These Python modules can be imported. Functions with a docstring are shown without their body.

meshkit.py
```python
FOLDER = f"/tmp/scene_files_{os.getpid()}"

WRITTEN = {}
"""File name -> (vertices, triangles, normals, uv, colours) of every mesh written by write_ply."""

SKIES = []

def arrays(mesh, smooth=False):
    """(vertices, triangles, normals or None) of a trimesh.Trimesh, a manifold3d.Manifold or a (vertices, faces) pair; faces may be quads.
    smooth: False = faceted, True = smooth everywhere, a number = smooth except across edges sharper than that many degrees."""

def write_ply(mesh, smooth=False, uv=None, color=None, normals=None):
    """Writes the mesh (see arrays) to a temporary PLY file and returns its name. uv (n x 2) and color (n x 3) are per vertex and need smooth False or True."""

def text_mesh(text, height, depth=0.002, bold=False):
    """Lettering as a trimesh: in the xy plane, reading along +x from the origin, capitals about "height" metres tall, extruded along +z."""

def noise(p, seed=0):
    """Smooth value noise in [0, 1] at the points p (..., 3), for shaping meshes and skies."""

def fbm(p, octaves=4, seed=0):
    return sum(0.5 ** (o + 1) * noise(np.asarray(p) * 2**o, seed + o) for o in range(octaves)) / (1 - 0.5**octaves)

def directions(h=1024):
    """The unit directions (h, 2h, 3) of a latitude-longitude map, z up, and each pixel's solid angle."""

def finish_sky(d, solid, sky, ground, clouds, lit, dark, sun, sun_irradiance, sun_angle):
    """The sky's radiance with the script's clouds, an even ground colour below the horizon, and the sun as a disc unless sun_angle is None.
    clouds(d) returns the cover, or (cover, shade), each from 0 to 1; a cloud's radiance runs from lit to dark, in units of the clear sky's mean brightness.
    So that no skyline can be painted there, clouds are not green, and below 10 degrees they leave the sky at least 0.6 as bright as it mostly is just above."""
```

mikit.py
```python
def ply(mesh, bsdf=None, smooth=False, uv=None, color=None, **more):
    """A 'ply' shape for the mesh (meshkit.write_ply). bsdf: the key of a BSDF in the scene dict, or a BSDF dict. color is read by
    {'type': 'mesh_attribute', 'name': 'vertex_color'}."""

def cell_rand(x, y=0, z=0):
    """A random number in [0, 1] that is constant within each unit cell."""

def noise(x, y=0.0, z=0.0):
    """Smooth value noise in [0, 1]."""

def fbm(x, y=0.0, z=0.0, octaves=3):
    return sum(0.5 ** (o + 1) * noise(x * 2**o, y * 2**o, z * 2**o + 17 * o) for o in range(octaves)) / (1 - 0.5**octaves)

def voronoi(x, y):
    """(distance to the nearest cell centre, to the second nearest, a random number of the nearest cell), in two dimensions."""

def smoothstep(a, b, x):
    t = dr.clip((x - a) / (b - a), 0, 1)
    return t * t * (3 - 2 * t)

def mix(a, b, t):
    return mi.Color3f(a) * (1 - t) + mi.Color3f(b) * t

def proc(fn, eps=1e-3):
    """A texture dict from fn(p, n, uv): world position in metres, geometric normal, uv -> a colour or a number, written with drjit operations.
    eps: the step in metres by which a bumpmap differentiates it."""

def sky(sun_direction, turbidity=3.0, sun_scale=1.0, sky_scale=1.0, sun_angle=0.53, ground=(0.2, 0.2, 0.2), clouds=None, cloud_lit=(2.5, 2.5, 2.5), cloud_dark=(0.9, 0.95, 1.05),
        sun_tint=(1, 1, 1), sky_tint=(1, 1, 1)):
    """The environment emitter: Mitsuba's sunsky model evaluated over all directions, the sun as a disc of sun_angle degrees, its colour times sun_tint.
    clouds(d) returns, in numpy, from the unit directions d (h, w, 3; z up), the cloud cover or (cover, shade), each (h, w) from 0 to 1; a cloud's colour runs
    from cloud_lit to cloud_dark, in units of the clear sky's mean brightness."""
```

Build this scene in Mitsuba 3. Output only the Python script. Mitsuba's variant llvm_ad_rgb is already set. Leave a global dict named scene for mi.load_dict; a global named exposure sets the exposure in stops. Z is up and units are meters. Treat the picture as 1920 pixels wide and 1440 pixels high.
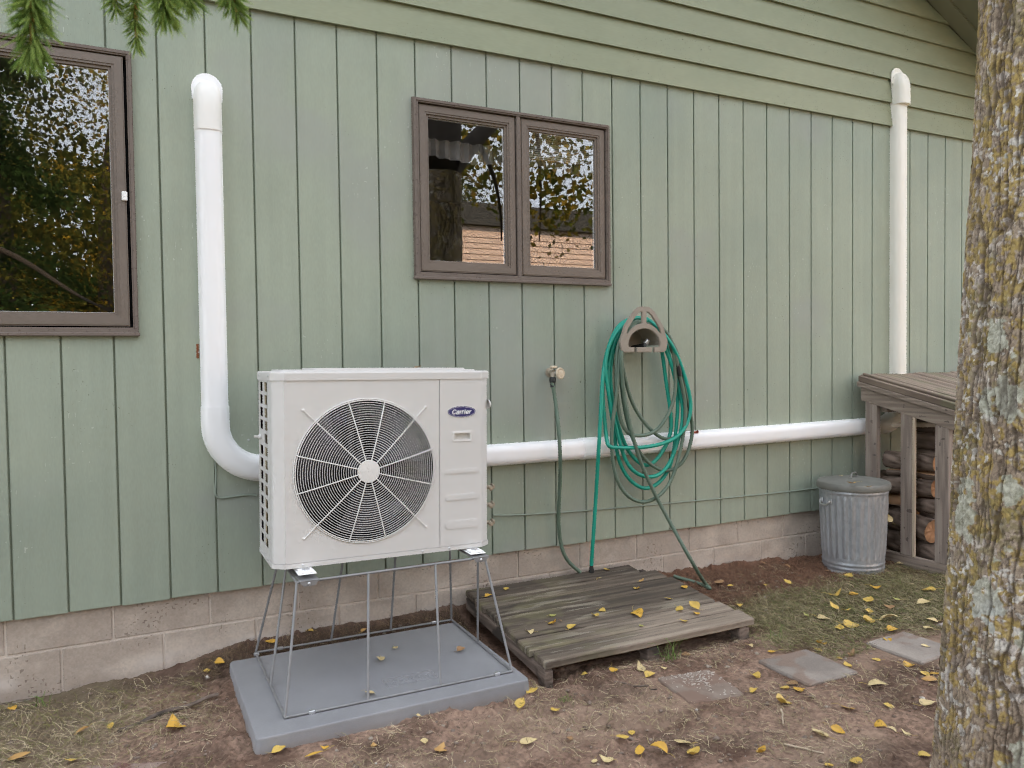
import math, random
import numpy as np, trimesh, drjit as dr, mitsuba as mi
import shapely, shapely.geometry as sg
from shapely.ops import unary_union
from scipy.interpolate import CubicSpline
import meshkit, mikit
from mikit import proc, noise, fbm, voronoi, cell_rand, smoothstep, mix

T = mi.ScalarTransform4f
scene, labels = {}, {}

# ---------------------------------------------------------------- camera, sky, exposure
CAM = np.array([-.5584, -3.8339, 1.0734])
YAW, PITCH, ROLL = .46241, -.03118, -.01268
fwd = np.array([math.sin(YAW) * math.cos(PITCH), math.cos(YAW) * math.cos(PITCH), math.sin(PITCH)])
rt0 = np.cross(fwd, [0, 0, 1]); rt0 /= np.linalg.norm(rt0)
up0 = np.cross(rt0, fwd)
upv = -math.sin(ROLL) * rt0 + math.cos(ROLL) * up0
scene['camera'] = {'type': 'thinlens', 'aperture_radius': .0011, 'focus_distance': 3.9, 'fov_axis': 'x', 'fov': 2 * math.degrees(math.atan(960 / 1445.0)), 'near_clip': .02, 'far_clip': 600.0,
                   'to_world': T().look_at(origin=CAM.tolist(), target=(CAM + fwd).tolist(), up=upv.tolist())}
scene['sky'] = mikit.sky((-.22, .78, .60), turbidity=4, sun_scale=.38, sun_angle=3, ground=(.06, .05, .035), clouds=lambda d: .8,
                         cloud_lit=(1.72, 1.77, 1.84), sun_tint=(1, .95, .88))
exposure = 4.06

# ---------------------------------------------------------------- helpers
def key(name, parent=None):
    base = name if parent is None else parent + '__' + name
    if base not in scene and base not in roots:
        return base
    n = 1
    while f'{base}_{n:03d}' in scene or f'{base}_{n:03d}' in roots:
        n += 1
    return f'{base}_{n:03d}'
roots = set()
def thing(name, label, cat, group=None):
    k = key(name); roots.add(k)
    labels[k] = {'label': label, 'category': cat}
    if group: labels[k]['group'] = group
    return k
def obj(name, mesh, bsdf, parent=None, smooth=False, label=None, cat=None, group=None, kind=None, color=None):
    k = key(name, parent)
    if isinstance(mesh, (list,)): mesh = cat_(mesh)
    scene[k] = mikit.ply(mesh, bsdf, smooth=smooth, color=color)
    d = {a: b for a, b in (('label', label), ('category', cat), ('group', group), ('kind', kind)) if b}
    if d: labels[k] = d
    return k
def cat_(ms):
    return trimesh.util.concatenate([m for m in ms if m is not None])
def tm(v, f): return trimesh.Trimesh(np.asarray(v, float), np.asarray(f), process=False)
def box(x0, x1, y0, y1, z0, z1, c=0.0):
    """a box, its edges chamfered by c"""
    lo, hi = np.array([x0, y0, z0], float), np.array([x1, y1, z1], float)
    if c <= 0:
        m = trimesh.creation.box(hi - lo); m.apply_translation((lo + hi) / 2); return m
    c = min(c, .45 * (hi - lo).min())
    pts = []
    for a in range(3):
        for s in np.ndindex(2, 2, 2):
            p = np.where(s, hi, lo).astype(float); q = np.where(s, hi - c, lo + c)
            q[a] = p[a]; pts.append(q)
    return trimesh.convex.convex_hull(np.array(pts))
def ext(poly, depth):
    """polygon in xy extruded along +z"""
    gs = getattr(poly, 'geoms', [poly])
    return cat_([trimesh.creation.extrude_polygon(g, depth, engine='earcut') for g in gs])
def xz(poly, y_front, depth):
    """polygon drawn in (x, z), its front face at y_front, going depth towards +y"""
    m = ext(poly, depth)
    v = m.vertices.copy(); m.vertices = np.stack([v[:, 0], y_front + depth - v[:, 2], v[:, 1]], 1)
    return m
def frames(p):
    p = np.asarray(p, float)
    t = np.gradient(p, axis=0); t /= np.linalg.norm(t, axis=1, keepdims=True) + 1e-12
    a = np.zeros_like(t); u = np.array([0, 0, 1.]) if abs(t[0, 2]) < .9 else np.array([1., 0, 0])
    u = np.cross(t[0], u); u /= np.linalg.norm(u); a[0] = u
    for i in range(1, len(t)):
        u = u - t[i] * (u @ t[i]); u /= np.linalg.norm(u) + 1e-12; a[i] = u
    return p, a, np.cross(t, a)
def tube(p, r, sides=10, closed=False, caps=True):
    p = np.asarray(p, float)
    if closed:
        q = np.vstack([p[-1:], p, p[:1]]); t = (q[2:] - q[:-2]); t /= np.linalg.norm(t, axis=1, keepdims=True)
        n = np.cross(t, np.roll(t, -1, 0)).sum(0); n /= np.linalg.norm(n)
        b = np.broadcast_to(n, p.shape); a = np.cross(b, t)
    else:
        p, a, b = frames(p)
    r = np.broadcast_to(r, (len(p),))
    g = np.arange(sides) * 2 * np.pi / sides
    v = p[:, None] + r[:, None, None] * (np.cos(g)[None, :, None] * a[:, None] + np.sin(g)[None, :, None] * b[:, None])
    n = len(p); m = n if closed else n - 1
    i, j = np.meshgrid(np.arange(m), np.arange(sides), indexing='ij')
    i2 = (i + 1) % n; j2 = (j + 1) % sides
    f = np.stack([i * sides + j, i2 * sides + j, i2 * sides + j2, i * sides + j2], -1).reshape(-1, 4)
    f = np.vstack([f[:, [0, 2, 1]], f[:, [0, 3, 2]]]); v = v.reshape(-1, 3)
    if caps and not closed:
        v = np.vstack([v, p[:1], p[-1:]]); j = np.arange(sides); j2 = (j + 1) % sides
        f = np.vstack([f, np.stack([j, j2, j * 0 + n * sides], 1), np.stack([(n - 1) * sides + j2, (n - 1) * sides + j, j * 0 + n * sides + 1], 1)])
    m = tm(v, f)
    if m.volume < 0: m.invert()
    return m
def spline(pts, step=.012):
    pts = np.asarray(pts, float)
    d = np.r_[0, np.cumsum(np.sqrt(np.linalg.norm(np.diff(pts, axis=0), axis=1)))]
    cs = CubicSpline(d, pts)
    n = max(8, int(np.linalg.norm(np.diff(pts, axis=0), axis=1).sum() / step))
    return cs(np.linspace(0, d[-1], n))
def lathe(profile, n=48, fn=None):
    """profile: (r, z) rows, spun about z; fn(theta, r, z) may change r"""
    pr = np.asarray(profile, float); g = np.arange(n) * 2 * np.pi / n
    R = np.broadcast_to(pr[:, :1], (len(pr), n)).copy()
    if fn is not None: R = fn(np.broadcast_to(g, R.shape), R, np.broadcast_to(pr[:, 1:], R.shape))
    v = np.stack([R * np.cos(g), R * np.sin(g), np.broadcast_to(pr[:, 1:], R.shape)], -1).reshape(-1, 3)
    i, j = np.meshgrid(np.arange(len(pr) - 1), np.arange(n), indexing='ij'); j2 = (j + 1) % n
    f = np.stack([i * n + j, i * n + j2, (i + 1) * n + j2, (i + 1) * n + j], -1).reshape(-1, 4)
    return tm(v, np.vstack([f[:, [0, 1, 2]], f[:, [0, 2, 3]]]))
def moved(m, R=None, t=(0, 0, 0)):
    m = m.copy()
    if R is not None: m.vertices = m.vertices @ np.asarray(R).T
    m.vertices = m.vertices + np.asarray(t, float); return m
def rot(axis, deg):
    return trimesh.transformations.rotation_matrix(math.radians(deg), axis)[:3, :3]
def align(z):
    """rotation that takes +z to the direction z"""
    z = np.asarray(z, float); z = z / np.linalg.norm(z)
    x = np.cross([0, 1., 0] if abs(z[1]) < .9 else [1., 0, 0], z); x /= np.linalg.norm(x)
    return np.stack([x, np.cross(z, x), z], 1)
def cyl(p0, p1, r, sides=16):
    return tube([p0, p1], r, sides)
def dome(c, r, h, axis=(0, -1, 0), n=12):
    pr = [(r * math.cos(a), h * math.sin(a)) for a in np.linspace(0, math.pi / 2 - .02, 5)]
    return moved(lathe(pr, n), align(axis), c)
def bolt(c, r, h, axis=(0, -1, 0)):
    m = lathe([(r * 1.5, 0), (r * 1.5, h * .3), (r, h * .35), (r, h), (r * .1, h * 1.05)], 6)
    return moved(m, align(axis), c)

# ---------------------------------------------------------------- materials
def two(b): return {'type': 'twosided', 'bsdf': b}
def rgb(*c): return {'type': 'rgb', 'value': list(map(float, c))}
def mat(name, color, rough=.6, metallic=0.0, spec=.5, bump=None, scale=1.0, eps=1e-3, clear=None):
    b = {'type': 'principled', 'base_color': color if isinstance(color, dict) else rgb(*color), 'roughness': rough, 'metallic': metallic, 'specular': spec}
    if clear: b['clearcoat'] = clear; b['clearcoat_gloss'] = .8
    if bump is not None:
        b = {'type': 'bumpmap', 'texture': proc(bump, eps), 'scale': scale, 'bsdf': b}
    scene['mat_' + name] = two(b)
    return 'mat_' + name
def C3(c): return mi.Color3f(*[float(x) for x in c])

def siding_col(p, n, uv):
    i = dr.floor(p.x / .2032)
    panel = cell_rand(dr.floor(p.x / 1.2192), 3, 1)
    t = fbm(p.x * 1.3, p.z * 1.1, 2.0, 4)
    streak = fbm(p.x * 26, p.z * .9, 5.0, 3)
    fine = fbm(p.x * 230, p.z * 60, 9.0, 2)
    c = mix((.257, .303, .245), (.303, .341, .268), smoothstep(.25, .75, t))
    blot = fbm(p.x * 4.3, p.z * 3.1, 7.0, 4)
    c = c * (.935 + .05 * panel + .035 * cell_rand(i, 1, 5) + .12 * (streak - .5) + .11 * (fine - .5) + .12 * (blot - .5))
    c = mix(c, (.285, .30, .275), .5 * smoothstep(.5, .75, fbm(p.x * 1.9, p.z * 2.3, 11.0, 4)))
    chip = smoothstep(.93, .95, noise(p.x * 120, p.z * 60, 21.0)) * smoothstep(.68, .78, noise(p.x * 4, p.z * 3, 2.0))
    c = mix(c, (.5, .52, .48), .5 * chip)
    speck = smoothstep(.955, .975, noise(p.x * 150, p.z * 140, 4.0)) * smoothstep(.66, .78, noise(p.x * 5.1, p.z * 4.7, 8.0))
    return mix(c, (.07, .06, .045), .7 * speck)
def siding_bump(p, n, uv):
    return .6 * fbm(p.x * 170, p.z * 24, 1.0, 3) + .4 * fbm(p.x * 420, p.z * 260, 4.0, 2)
mat('siding', proc(siding_col), .62, bump=siding_bump, scale=.0020, eps=8e-4)
def clap_col(p, n, uv):  # yellower than the siding: yellow-green foliage light put into the colour
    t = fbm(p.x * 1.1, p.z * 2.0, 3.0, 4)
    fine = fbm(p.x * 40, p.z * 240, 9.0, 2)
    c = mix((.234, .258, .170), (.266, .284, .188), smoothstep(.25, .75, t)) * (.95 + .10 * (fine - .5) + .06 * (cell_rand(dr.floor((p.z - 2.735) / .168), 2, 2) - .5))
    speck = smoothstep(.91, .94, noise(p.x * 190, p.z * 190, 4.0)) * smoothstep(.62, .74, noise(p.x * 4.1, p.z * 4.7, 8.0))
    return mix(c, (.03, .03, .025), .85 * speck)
def clap_bump(p, n, uv):
    return fbm(p.x * 22, p.z * 190, 1.0, 3) + .4 * fbm(p.x * 300, p.z * 300, 4.0, 2)
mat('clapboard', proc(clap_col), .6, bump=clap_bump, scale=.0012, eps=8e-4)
mat('groove', (.21, .24, .185), .8)  # the board paint darkened: shade of the recess put into the colour
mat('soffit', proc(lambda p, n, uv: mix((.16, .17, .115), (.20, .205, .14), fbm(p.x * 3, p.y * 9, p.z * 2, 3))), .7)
def block_col(p, n, uv):
    t = fbm(p.x * 5.2, p.z * 7, 2.0, 4); f = fbm(p.x * 120, p.z * 120, 3.0, 3)
    c = mix((.35, .292, .245), (.465, .40, .34), smoothstep(.28, .72, t)) * (.86 + .28 * f) * (.95 + .10 * cell_rand(dr.floor(p.x / .4064), dr.floor(p.z / .2), 4))
    white = smoothstep(.06, .0, dr.abs(p.z + .285 + .05 * (fbm(p.x * 2.5, 3.0, 1.0, 3) - .5))) * smoothstep(.35, .65, fbm(p.x * 3.3, p.z * 6, 8.0, 3))
    c = mix(c, (.52, .48, .45), .6 * white)
    soil = smoothstep(-.26, -.34, p.z + .05 * fbm(p.x * 7, 1.0, 3.0, 3))
    c = mix(c, (.24, .19, .155), .5 * soil)
    pit = smoothstep(.80, .84, noise(p.x * 110, p.z * 110, 2.0)) * smoothstep(.6, .75, noise(p.x * 6, p.z * 6, 5.0))
    return mix(c, (.12, .09, .07), .6 * pit)
mat('block', proc(block_col), .92, bump=lambda p, n, uv: fbm(p.x * 150, p.z * 150, p.y * 150, 3) + .8 * fbm(p.x * 24, p.z * 24, 3.0, 2), scale=.003, eps=1.2e-3)
mat('mortar', proc(lambda p, n, uv: mix((.47, .41, .355), (.56, .50, .44), fbm(p.x * 40, p.z * 40, 1.0, 3))), .95)
mat('brown_frame', proc(lambda p, n, uv: mix((.135, .108, .09), (.162, .13, .108), fbm(p.x * 9, p.z * 9, 1.0, 3))), .5, bump=lambda p, n, uv: fbm(p.x * 90, p.z * 90, 3.0, 2), scale=.0006)
mat('brown_casing', proc(lambda p, n, uv: mix(mix((.128, .102, .087), (.155, .125, .106), fbm(p.x * 20, p.z * 20, 1.0, 3)), (.085, .06, .05), .7 * smoothstep(.70, .78, fbm(p.x * 90, p.z * 90, 6.0, 3)))), .7)
mat('gap', (.012, .012, .012), .9)  # near black, shade of the slit around the sash as a colour
mat('spacer', (.62, .62, .64), .4)
scene['mat_glass'] = {'type': 'thindielectric', "int_ior": 2.0, 'ext_ior': 1.0}
mat('interior', (.22, .20, .18), .9)
mat('curtain', (.22, .215, .21), .9)
mat('blind', (.75, .74, .72), .5)
mat('pvc', proc(lambda p, n, uv: mix((.80, .80, .82), (.84, .84, .845), fbm(p.x * 3, p.y * 3, p.z * 2, 3))), .33, spec=.5)
mat('pvc_aged', proc(lambda p, n, uv: mix((.72, .71, .68), (.79, .78, .76), fbm(p.x * 6, p.y * 6, p.z * 5, 3))), .42)
mat('pvc_cream', proc(lambda p, n, uv: mix((.72, .70, .635), (.77, .75, .69), fbm(p.x * 6, p.y * 6, p.z * 5, 3))), .42)  # cream plastic, warmed further: yellow light on the riser put into the colour
scene['mat_ac_paint'] = two({'type': 'roughplastic', 'alpha': .35, 'int_ior': 1.38, 'nonlinear': False, 'diffuse_reflectance': rgb(.73, .715, .695)})
mat('ac_wire', (.68, .665, .64), .6)
mat('ac_dark', (.010, .010, .011), .8)
mat('fan', (.045, .045, .055), .5)
mat('coil', proc(lambda p, n, uv: mix((.16, .12, .07), (.42, .34, .20), smoothstep(.42, .58, noise(1.0, p.y * 60, p.z * 9)))), .6)
mat('badge_blue', (.012, .016, .115), .3)
mat('badge_silver', (.68, .69, .72), .3, metallic=.2)
mat('white_paint', (.80, .80, .80), .4)
mat('brass', (.55, .38, .14), .35, metallic=.9)
mat('zinc', (.62, .63, .65), .32, metallic=.85)
mat('steel_grey', proc(lambda p, n, uv: mix((.195, .195, .20), (.26, .26, .265), fbm(p.x * 30, p.y * 30, p.z * 30, 2))), .42, metallic=.25)
def pad_col(p, n, uv):
    t = fbm(p.x * 3.0, p.y * 3.0, p.z * 3, 4)
    c = mix((.215, .215, .228), (.265, .265, .275), smoothstep(.25, .75, t))
    dust = smoothstep(.52, .78, fbm(p.x * 6, p.y * 9, 4.0, 4)) * smoothstep(.5, .9, n.z)
    low = smoothstep(-.292, -.335, p.z + .02 * fbm(p.x * 16, p.y * 16, 2.0, 3))
    c = mix(c, (.23, .195, .165), .34 * dust)
    c = mix(c, (.21, .165, .13), .45 * low)
    return c * (.94 + .12 * fbm(p.x * 260, p.y * 260, p.z * 260, 2))
mat('pad', proc(pad_col), .55, bump=lambda p, n, uv: fbm(p.x * 260, p.y * 260, p.z * 260, 2) + .5 * fbm(p.x * 60, p.y * 60, p.z * 60, 2), scale=.0007, eps=1e-3)
def grain(a, b, c, s):  # along, across, across
    return fbm(a * 2.4 * s, b * 52 * s, c * 50 * s, 4)
def deck_col(p, n, uv):
    board = cell_rand(dr.floor((p.y + .93) / .131), 7, 3)
    g = grain(p.x, p.y, p.z, 1.0); w = fbm(p.x * 3.3, p.y * 11, 2.0, 4)
    c = mix((.064, .050, .038), (.135, .105, .078), smoothstep(.28, .72, g)) * (.70 + .6 * board)
    front = smoothstep(-.50, -.80, p.y + .3 * (w - .5)) * smoothstep(1.15, 1.75, p.x + .6 * (w - .5))
    c = mix(c, mix((.205, .162, .125), (.325, .265, .21), smoothstep(.3, .7, g)), .85 * front)
    moss = smoothstep(.46, .64, fbm(p.x * 4.5, p.y * 9, 5.0, 4)) * smoothstep(1.9, 1.0, p.x)
    c = mix(c, mix((.10, .095, .045), (.23, .205, .11), g), .6 * moss)
    worn = smoothstep(.56, .68, fbm(p.x * 4, p.y * 44, 9.0, 4)) * smoothstep(.40, .62, fbm(p.x * 2.2, p.y * 6, 3.0, 3))
    c = mix(c, (.27, .235, .18), .65 * worn)
    crackl = smoothstep(.40, .34, fbm(p.x * 3.0, p.y * 95, 19.0, 3))
    return mix(c, (.04, .03, .025), .30 * crackl)
mat('deck', proc(deck_col), .88, bump=lambda p, n, uv: grain(p.x, p.y, p.z, 1.0) + .5 * fbm(p.x * 40, p.y * 120, p.z * 60, 2), scale=.0045, eps=1.2e-3)
mat('deck_side', proc(lambda p, n, uv: mix(mix((.10, .075, .06), (.215, .165, .135), smoothstep(.3, .7, fbm(p.x * 20, p.y * 4, p.z * 45, 4))), (.05, .04, .033), smoothstep(.52, .68, fbm(p.x * 9, p.y * 9, p.z * 14, 3)))), .9,
    bump=lambda p, n, uv: fbm(p.x * 30, p.y * 12, p.z * 90, 3), scale=.005)
def shed_v(p, n, uv):
    g = fbm(p.x * 60, p.y * 60, p.z * 3.0, 4)
    c = mix((.195, .155, .132), (.31, .255, .218), smoothstep(.25, .75, g))
    knot = smoothstep(.86, .90, noise(p.x * 40, p.y * 40, p.z * 26))
    return mix(c, (.06, .045, .04), .6 * knot)
mat('shed_post', proc(shed_v), .85, bump=lambda p, n, uv: fbm(p.x * 70, p.y * 70, p.z * 5, 3), scale=.002)
def shed_h(p, n, uv):
    g = fbm(p.x * 40, p.y * 3.0, p.z * 70, 4)
    c = mix((.185, .145, .118), (.285, .23, .188), smoothstep(.25, .75, g))
    knot = smoothstep(.86, .90, noise(p.x * 40, p.y * 26, p.z * 40))
    return mix(c, (.06, .045, .04), .6 * knot)
mat('shed_rail', proc(shed_h), .85, bump=lambda p, n, uv: fbm(p.x * 40, p.y * 5, p.z * 80, 3), scale=.002)
mat('shed_roof', proc(lambda p, n, uv: mix(mix((.135, .10, .078), (.225, .175, .135), smoothstep(.25, .75, fbm(p.x * 50, p.y * 3, 2.0, 4))), (.13, .13, .07), .5 * smoothstep(.5, .7, fbm(p.x * 5, p.y * 5, 6.0, 3)))), .85)
mat('pale_wood', proc(lambda p, n, uv: mix((.36, .28, .20), (.52, .43, .33), fbm(p.x * 40, p.y * 40, p.z * 5, 3))), .75)
mat('hose_teal', proc(lambda p, n, uv: mix((.005, .23, .165), (.012, .33, .24), fbm(p.x * 14, p.y * 14, p.z * 14, 3))), .42)
mat('hose_green', proc(lambda p, n, uv: mix((.075, .118, .085), (.125, .175, .132), fbm(p.x * 12, p.y * 12, p.z * 12, 3))), .5)
mat('black_plastic', (.015, .016, .015), .5)
mat('tan_plastic', proc(lambda p, n, uv: mix((.235, .205, .17), (.29, .255, .215), fbm(p.x * 25, p.y * 25, p.z * 25, 3))), .5)
mat('bib_tan', (.50, .42, .31), .5)
def galv_col(p, n, uv):
    g = dr.atan2(p.y + .29, p.x - 3.72)
    a, b, r = voronoi(g * 16, p.z * 42)
    t = fbm(g * 4, p.z * 9, 3.0, 4)
    c = mix((.30, .32, .345), (.47, .49, .515), .35 * r + .65 * t)
    stain = smoothstep(.55, .8, fbm(g * 9, p.z * 3, 7.0, 4))
    return mix(c, (.30, .29, .265), .45 * stain)
mat('galvanised', proc(galv_col), .46, metallic=.55)
mat('galvanised_lid', proc(lambda p, n, uv: mix((.15, .15, .135), (.25, .25, .23), fbm(p.x * 12, p.y * 12, p.z * 12, 4))), .6, metallic=.35)
mat('dull_brass', (.36, .31, .24), .5, metallic=.4)
mat('rust', (.20, .065, .025), .85)
mat('red_plastic', (.30, .05, .02), .6)
mat('cable_green', (.24, .285, .235), .6)
def soil_col(p, n, uv):
    big = fbm(p.x * 1.7, p.y * 1.7, 3.0, 4); mid_ = fbm(p.x * 9, p.y * 9, 5.0, 4); fine = fbm(p.x * 90, p.y * 90, 2.0, 3)
    c = mix((.112, .066, .047), (.258, .172, .128), smoothstep(.30, .68, .5 * big + .5 * mid_)) * (.45 + 1.1 * fine)
    sand = smoothstep(.48, .66, fbm(p.x * 2.4 + 7, p.y * 2.9, 9.0, 4)) * smoothstep(-.95, -1.3, p.y)
    c = mix(c, (.33, .235, .175), .5 * sand)
    wob = .3 * (fbm(p.x * 2.6, p.y * 2.6, 7.0, 4) - .5)
    mulch = smoothstep(-.55, -.38, p.y + wob) * smoothstep(2.2, 2.45, p.x + wob)
    c = mix(c, mix((.075, .038, .024), (.175, .092, .058), fbm(p.x * 60, p.y * 60, 4.0, 3)), .85 * mulch)
    moss = smoothstep(-1.22, -1.05, p.y + wob) * smoothstep(-.42, -.56, p.y + wob) * smoothstep(2.2, 2.5, p.x + wob)
    c = mix(c, mix(mix((.075, .058, .028), (.165, .132, .070), fbm(p.x * 30, p.y * 30, 8.0, 4)), (.085, .085, .030), .60 * smoothstep(.48, .64, fbm(p.x * 4.2, p.y * 4.8, 18.0, 4))), .85 * moss)
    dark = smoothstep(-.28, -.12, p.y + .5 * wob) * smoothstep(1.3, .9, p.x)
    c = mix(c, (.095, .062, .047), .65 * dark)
    wet = smoothstep(.55, .70, fbm(p.x * 4.1, p.y * 4.4, 12.0, 4))
    c = c * (1 - .28 * wet)
    left = smoothstep(-.45, -.75, p.x + wob)
    c = mix(c, mix((.12, .098, .06), (.20, .165, .11), fine), .6 * left)
    away = smoothstep(-3.2, -6.0, p.y)
    return mix(c, mix((.06, .075, .025), (.12, .12, .045), fbm(p.x * .6, p.y * .6, 1.0, 4)), away)
def soil_bump(p, n, uv):
    return 1.0 * fbm(p.x * 42, p.y * 42, 1.0, 4) + .35 * fbm(p.x * 200, p.y * 200, 1.0, 2)
mat('soil', proc(soil_col), .96, spec=.2, bump=soil_bump, scale=.014, eps=2e-3)
VC = {'type': 'mesh_attribute', 'name': 'vertex_color'}
mat('leaf', VC, .55)
mat('litter', VC, .8)
mat('bark', VC, .92, spec=.15)
mat('wood_vc', VC, .85, spec=.2)
scene['mat_spruce'] = {'type': 'principledthin', 'base_color': VC, 'roughness': .5, 'diff_trans': .9}
scene['mat_foliage'] = {'type': 'principledthin', 'base_color': VC, 'roughness': .55, 'diff_trans': .7}
mat('concrete', proc(lambda p, n, uv: mix(mix((.195, .165, .145), (.285, .245, .215), smoothstep(.25, .75, fbm(p.x * 6, p.y * 6, 2.0, 4))), (.19, .13, .10), .75 * smoothstep(.52, .68, fbm(p.x * 9, p.y * 9, 12.0, 4))) * (.85 + .3 * fbm(p.x * 160, p.y * 160, p.z * 100, 2))), .92,
    bump=lambda p, n, uv: fbm(p.x * 110, p.y * 110, p.z * 110, 3), scale=.003)
mat('pebble', (.40, .345, .30), .85)
mat('aggregate', proc(lambda p, n, uv: mix(mix((.17, .12, .095), (.26, .21, .175), fbm(p.x * 30, p.y * 30, 2.0, 3)), (.19, .125, .095), .9 * smoothstep(.45, .6, fbm(p.x * 8, p.y * 8, 3.0, 4)))), .95,
    bump=lambda p, n, uv: fbm(p.x * 90, p.y * 90, p.z * 90, 3), scale=.005)
mat('red_stone', proc(lambda p, n, uv: mix((.15, .075, .06), (.26, .19, .16), smoothstep(.35, .6, fbm(p.x * 14, p.y * 30, 2.0, 3)))), .9)
mat('peach', (.66, .50, .42), .7)
mat('roof_dark', (.035, .033, .028), .9, spec=.1)
mat('far_bark', (.05, .04, .032), .95)

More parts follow.
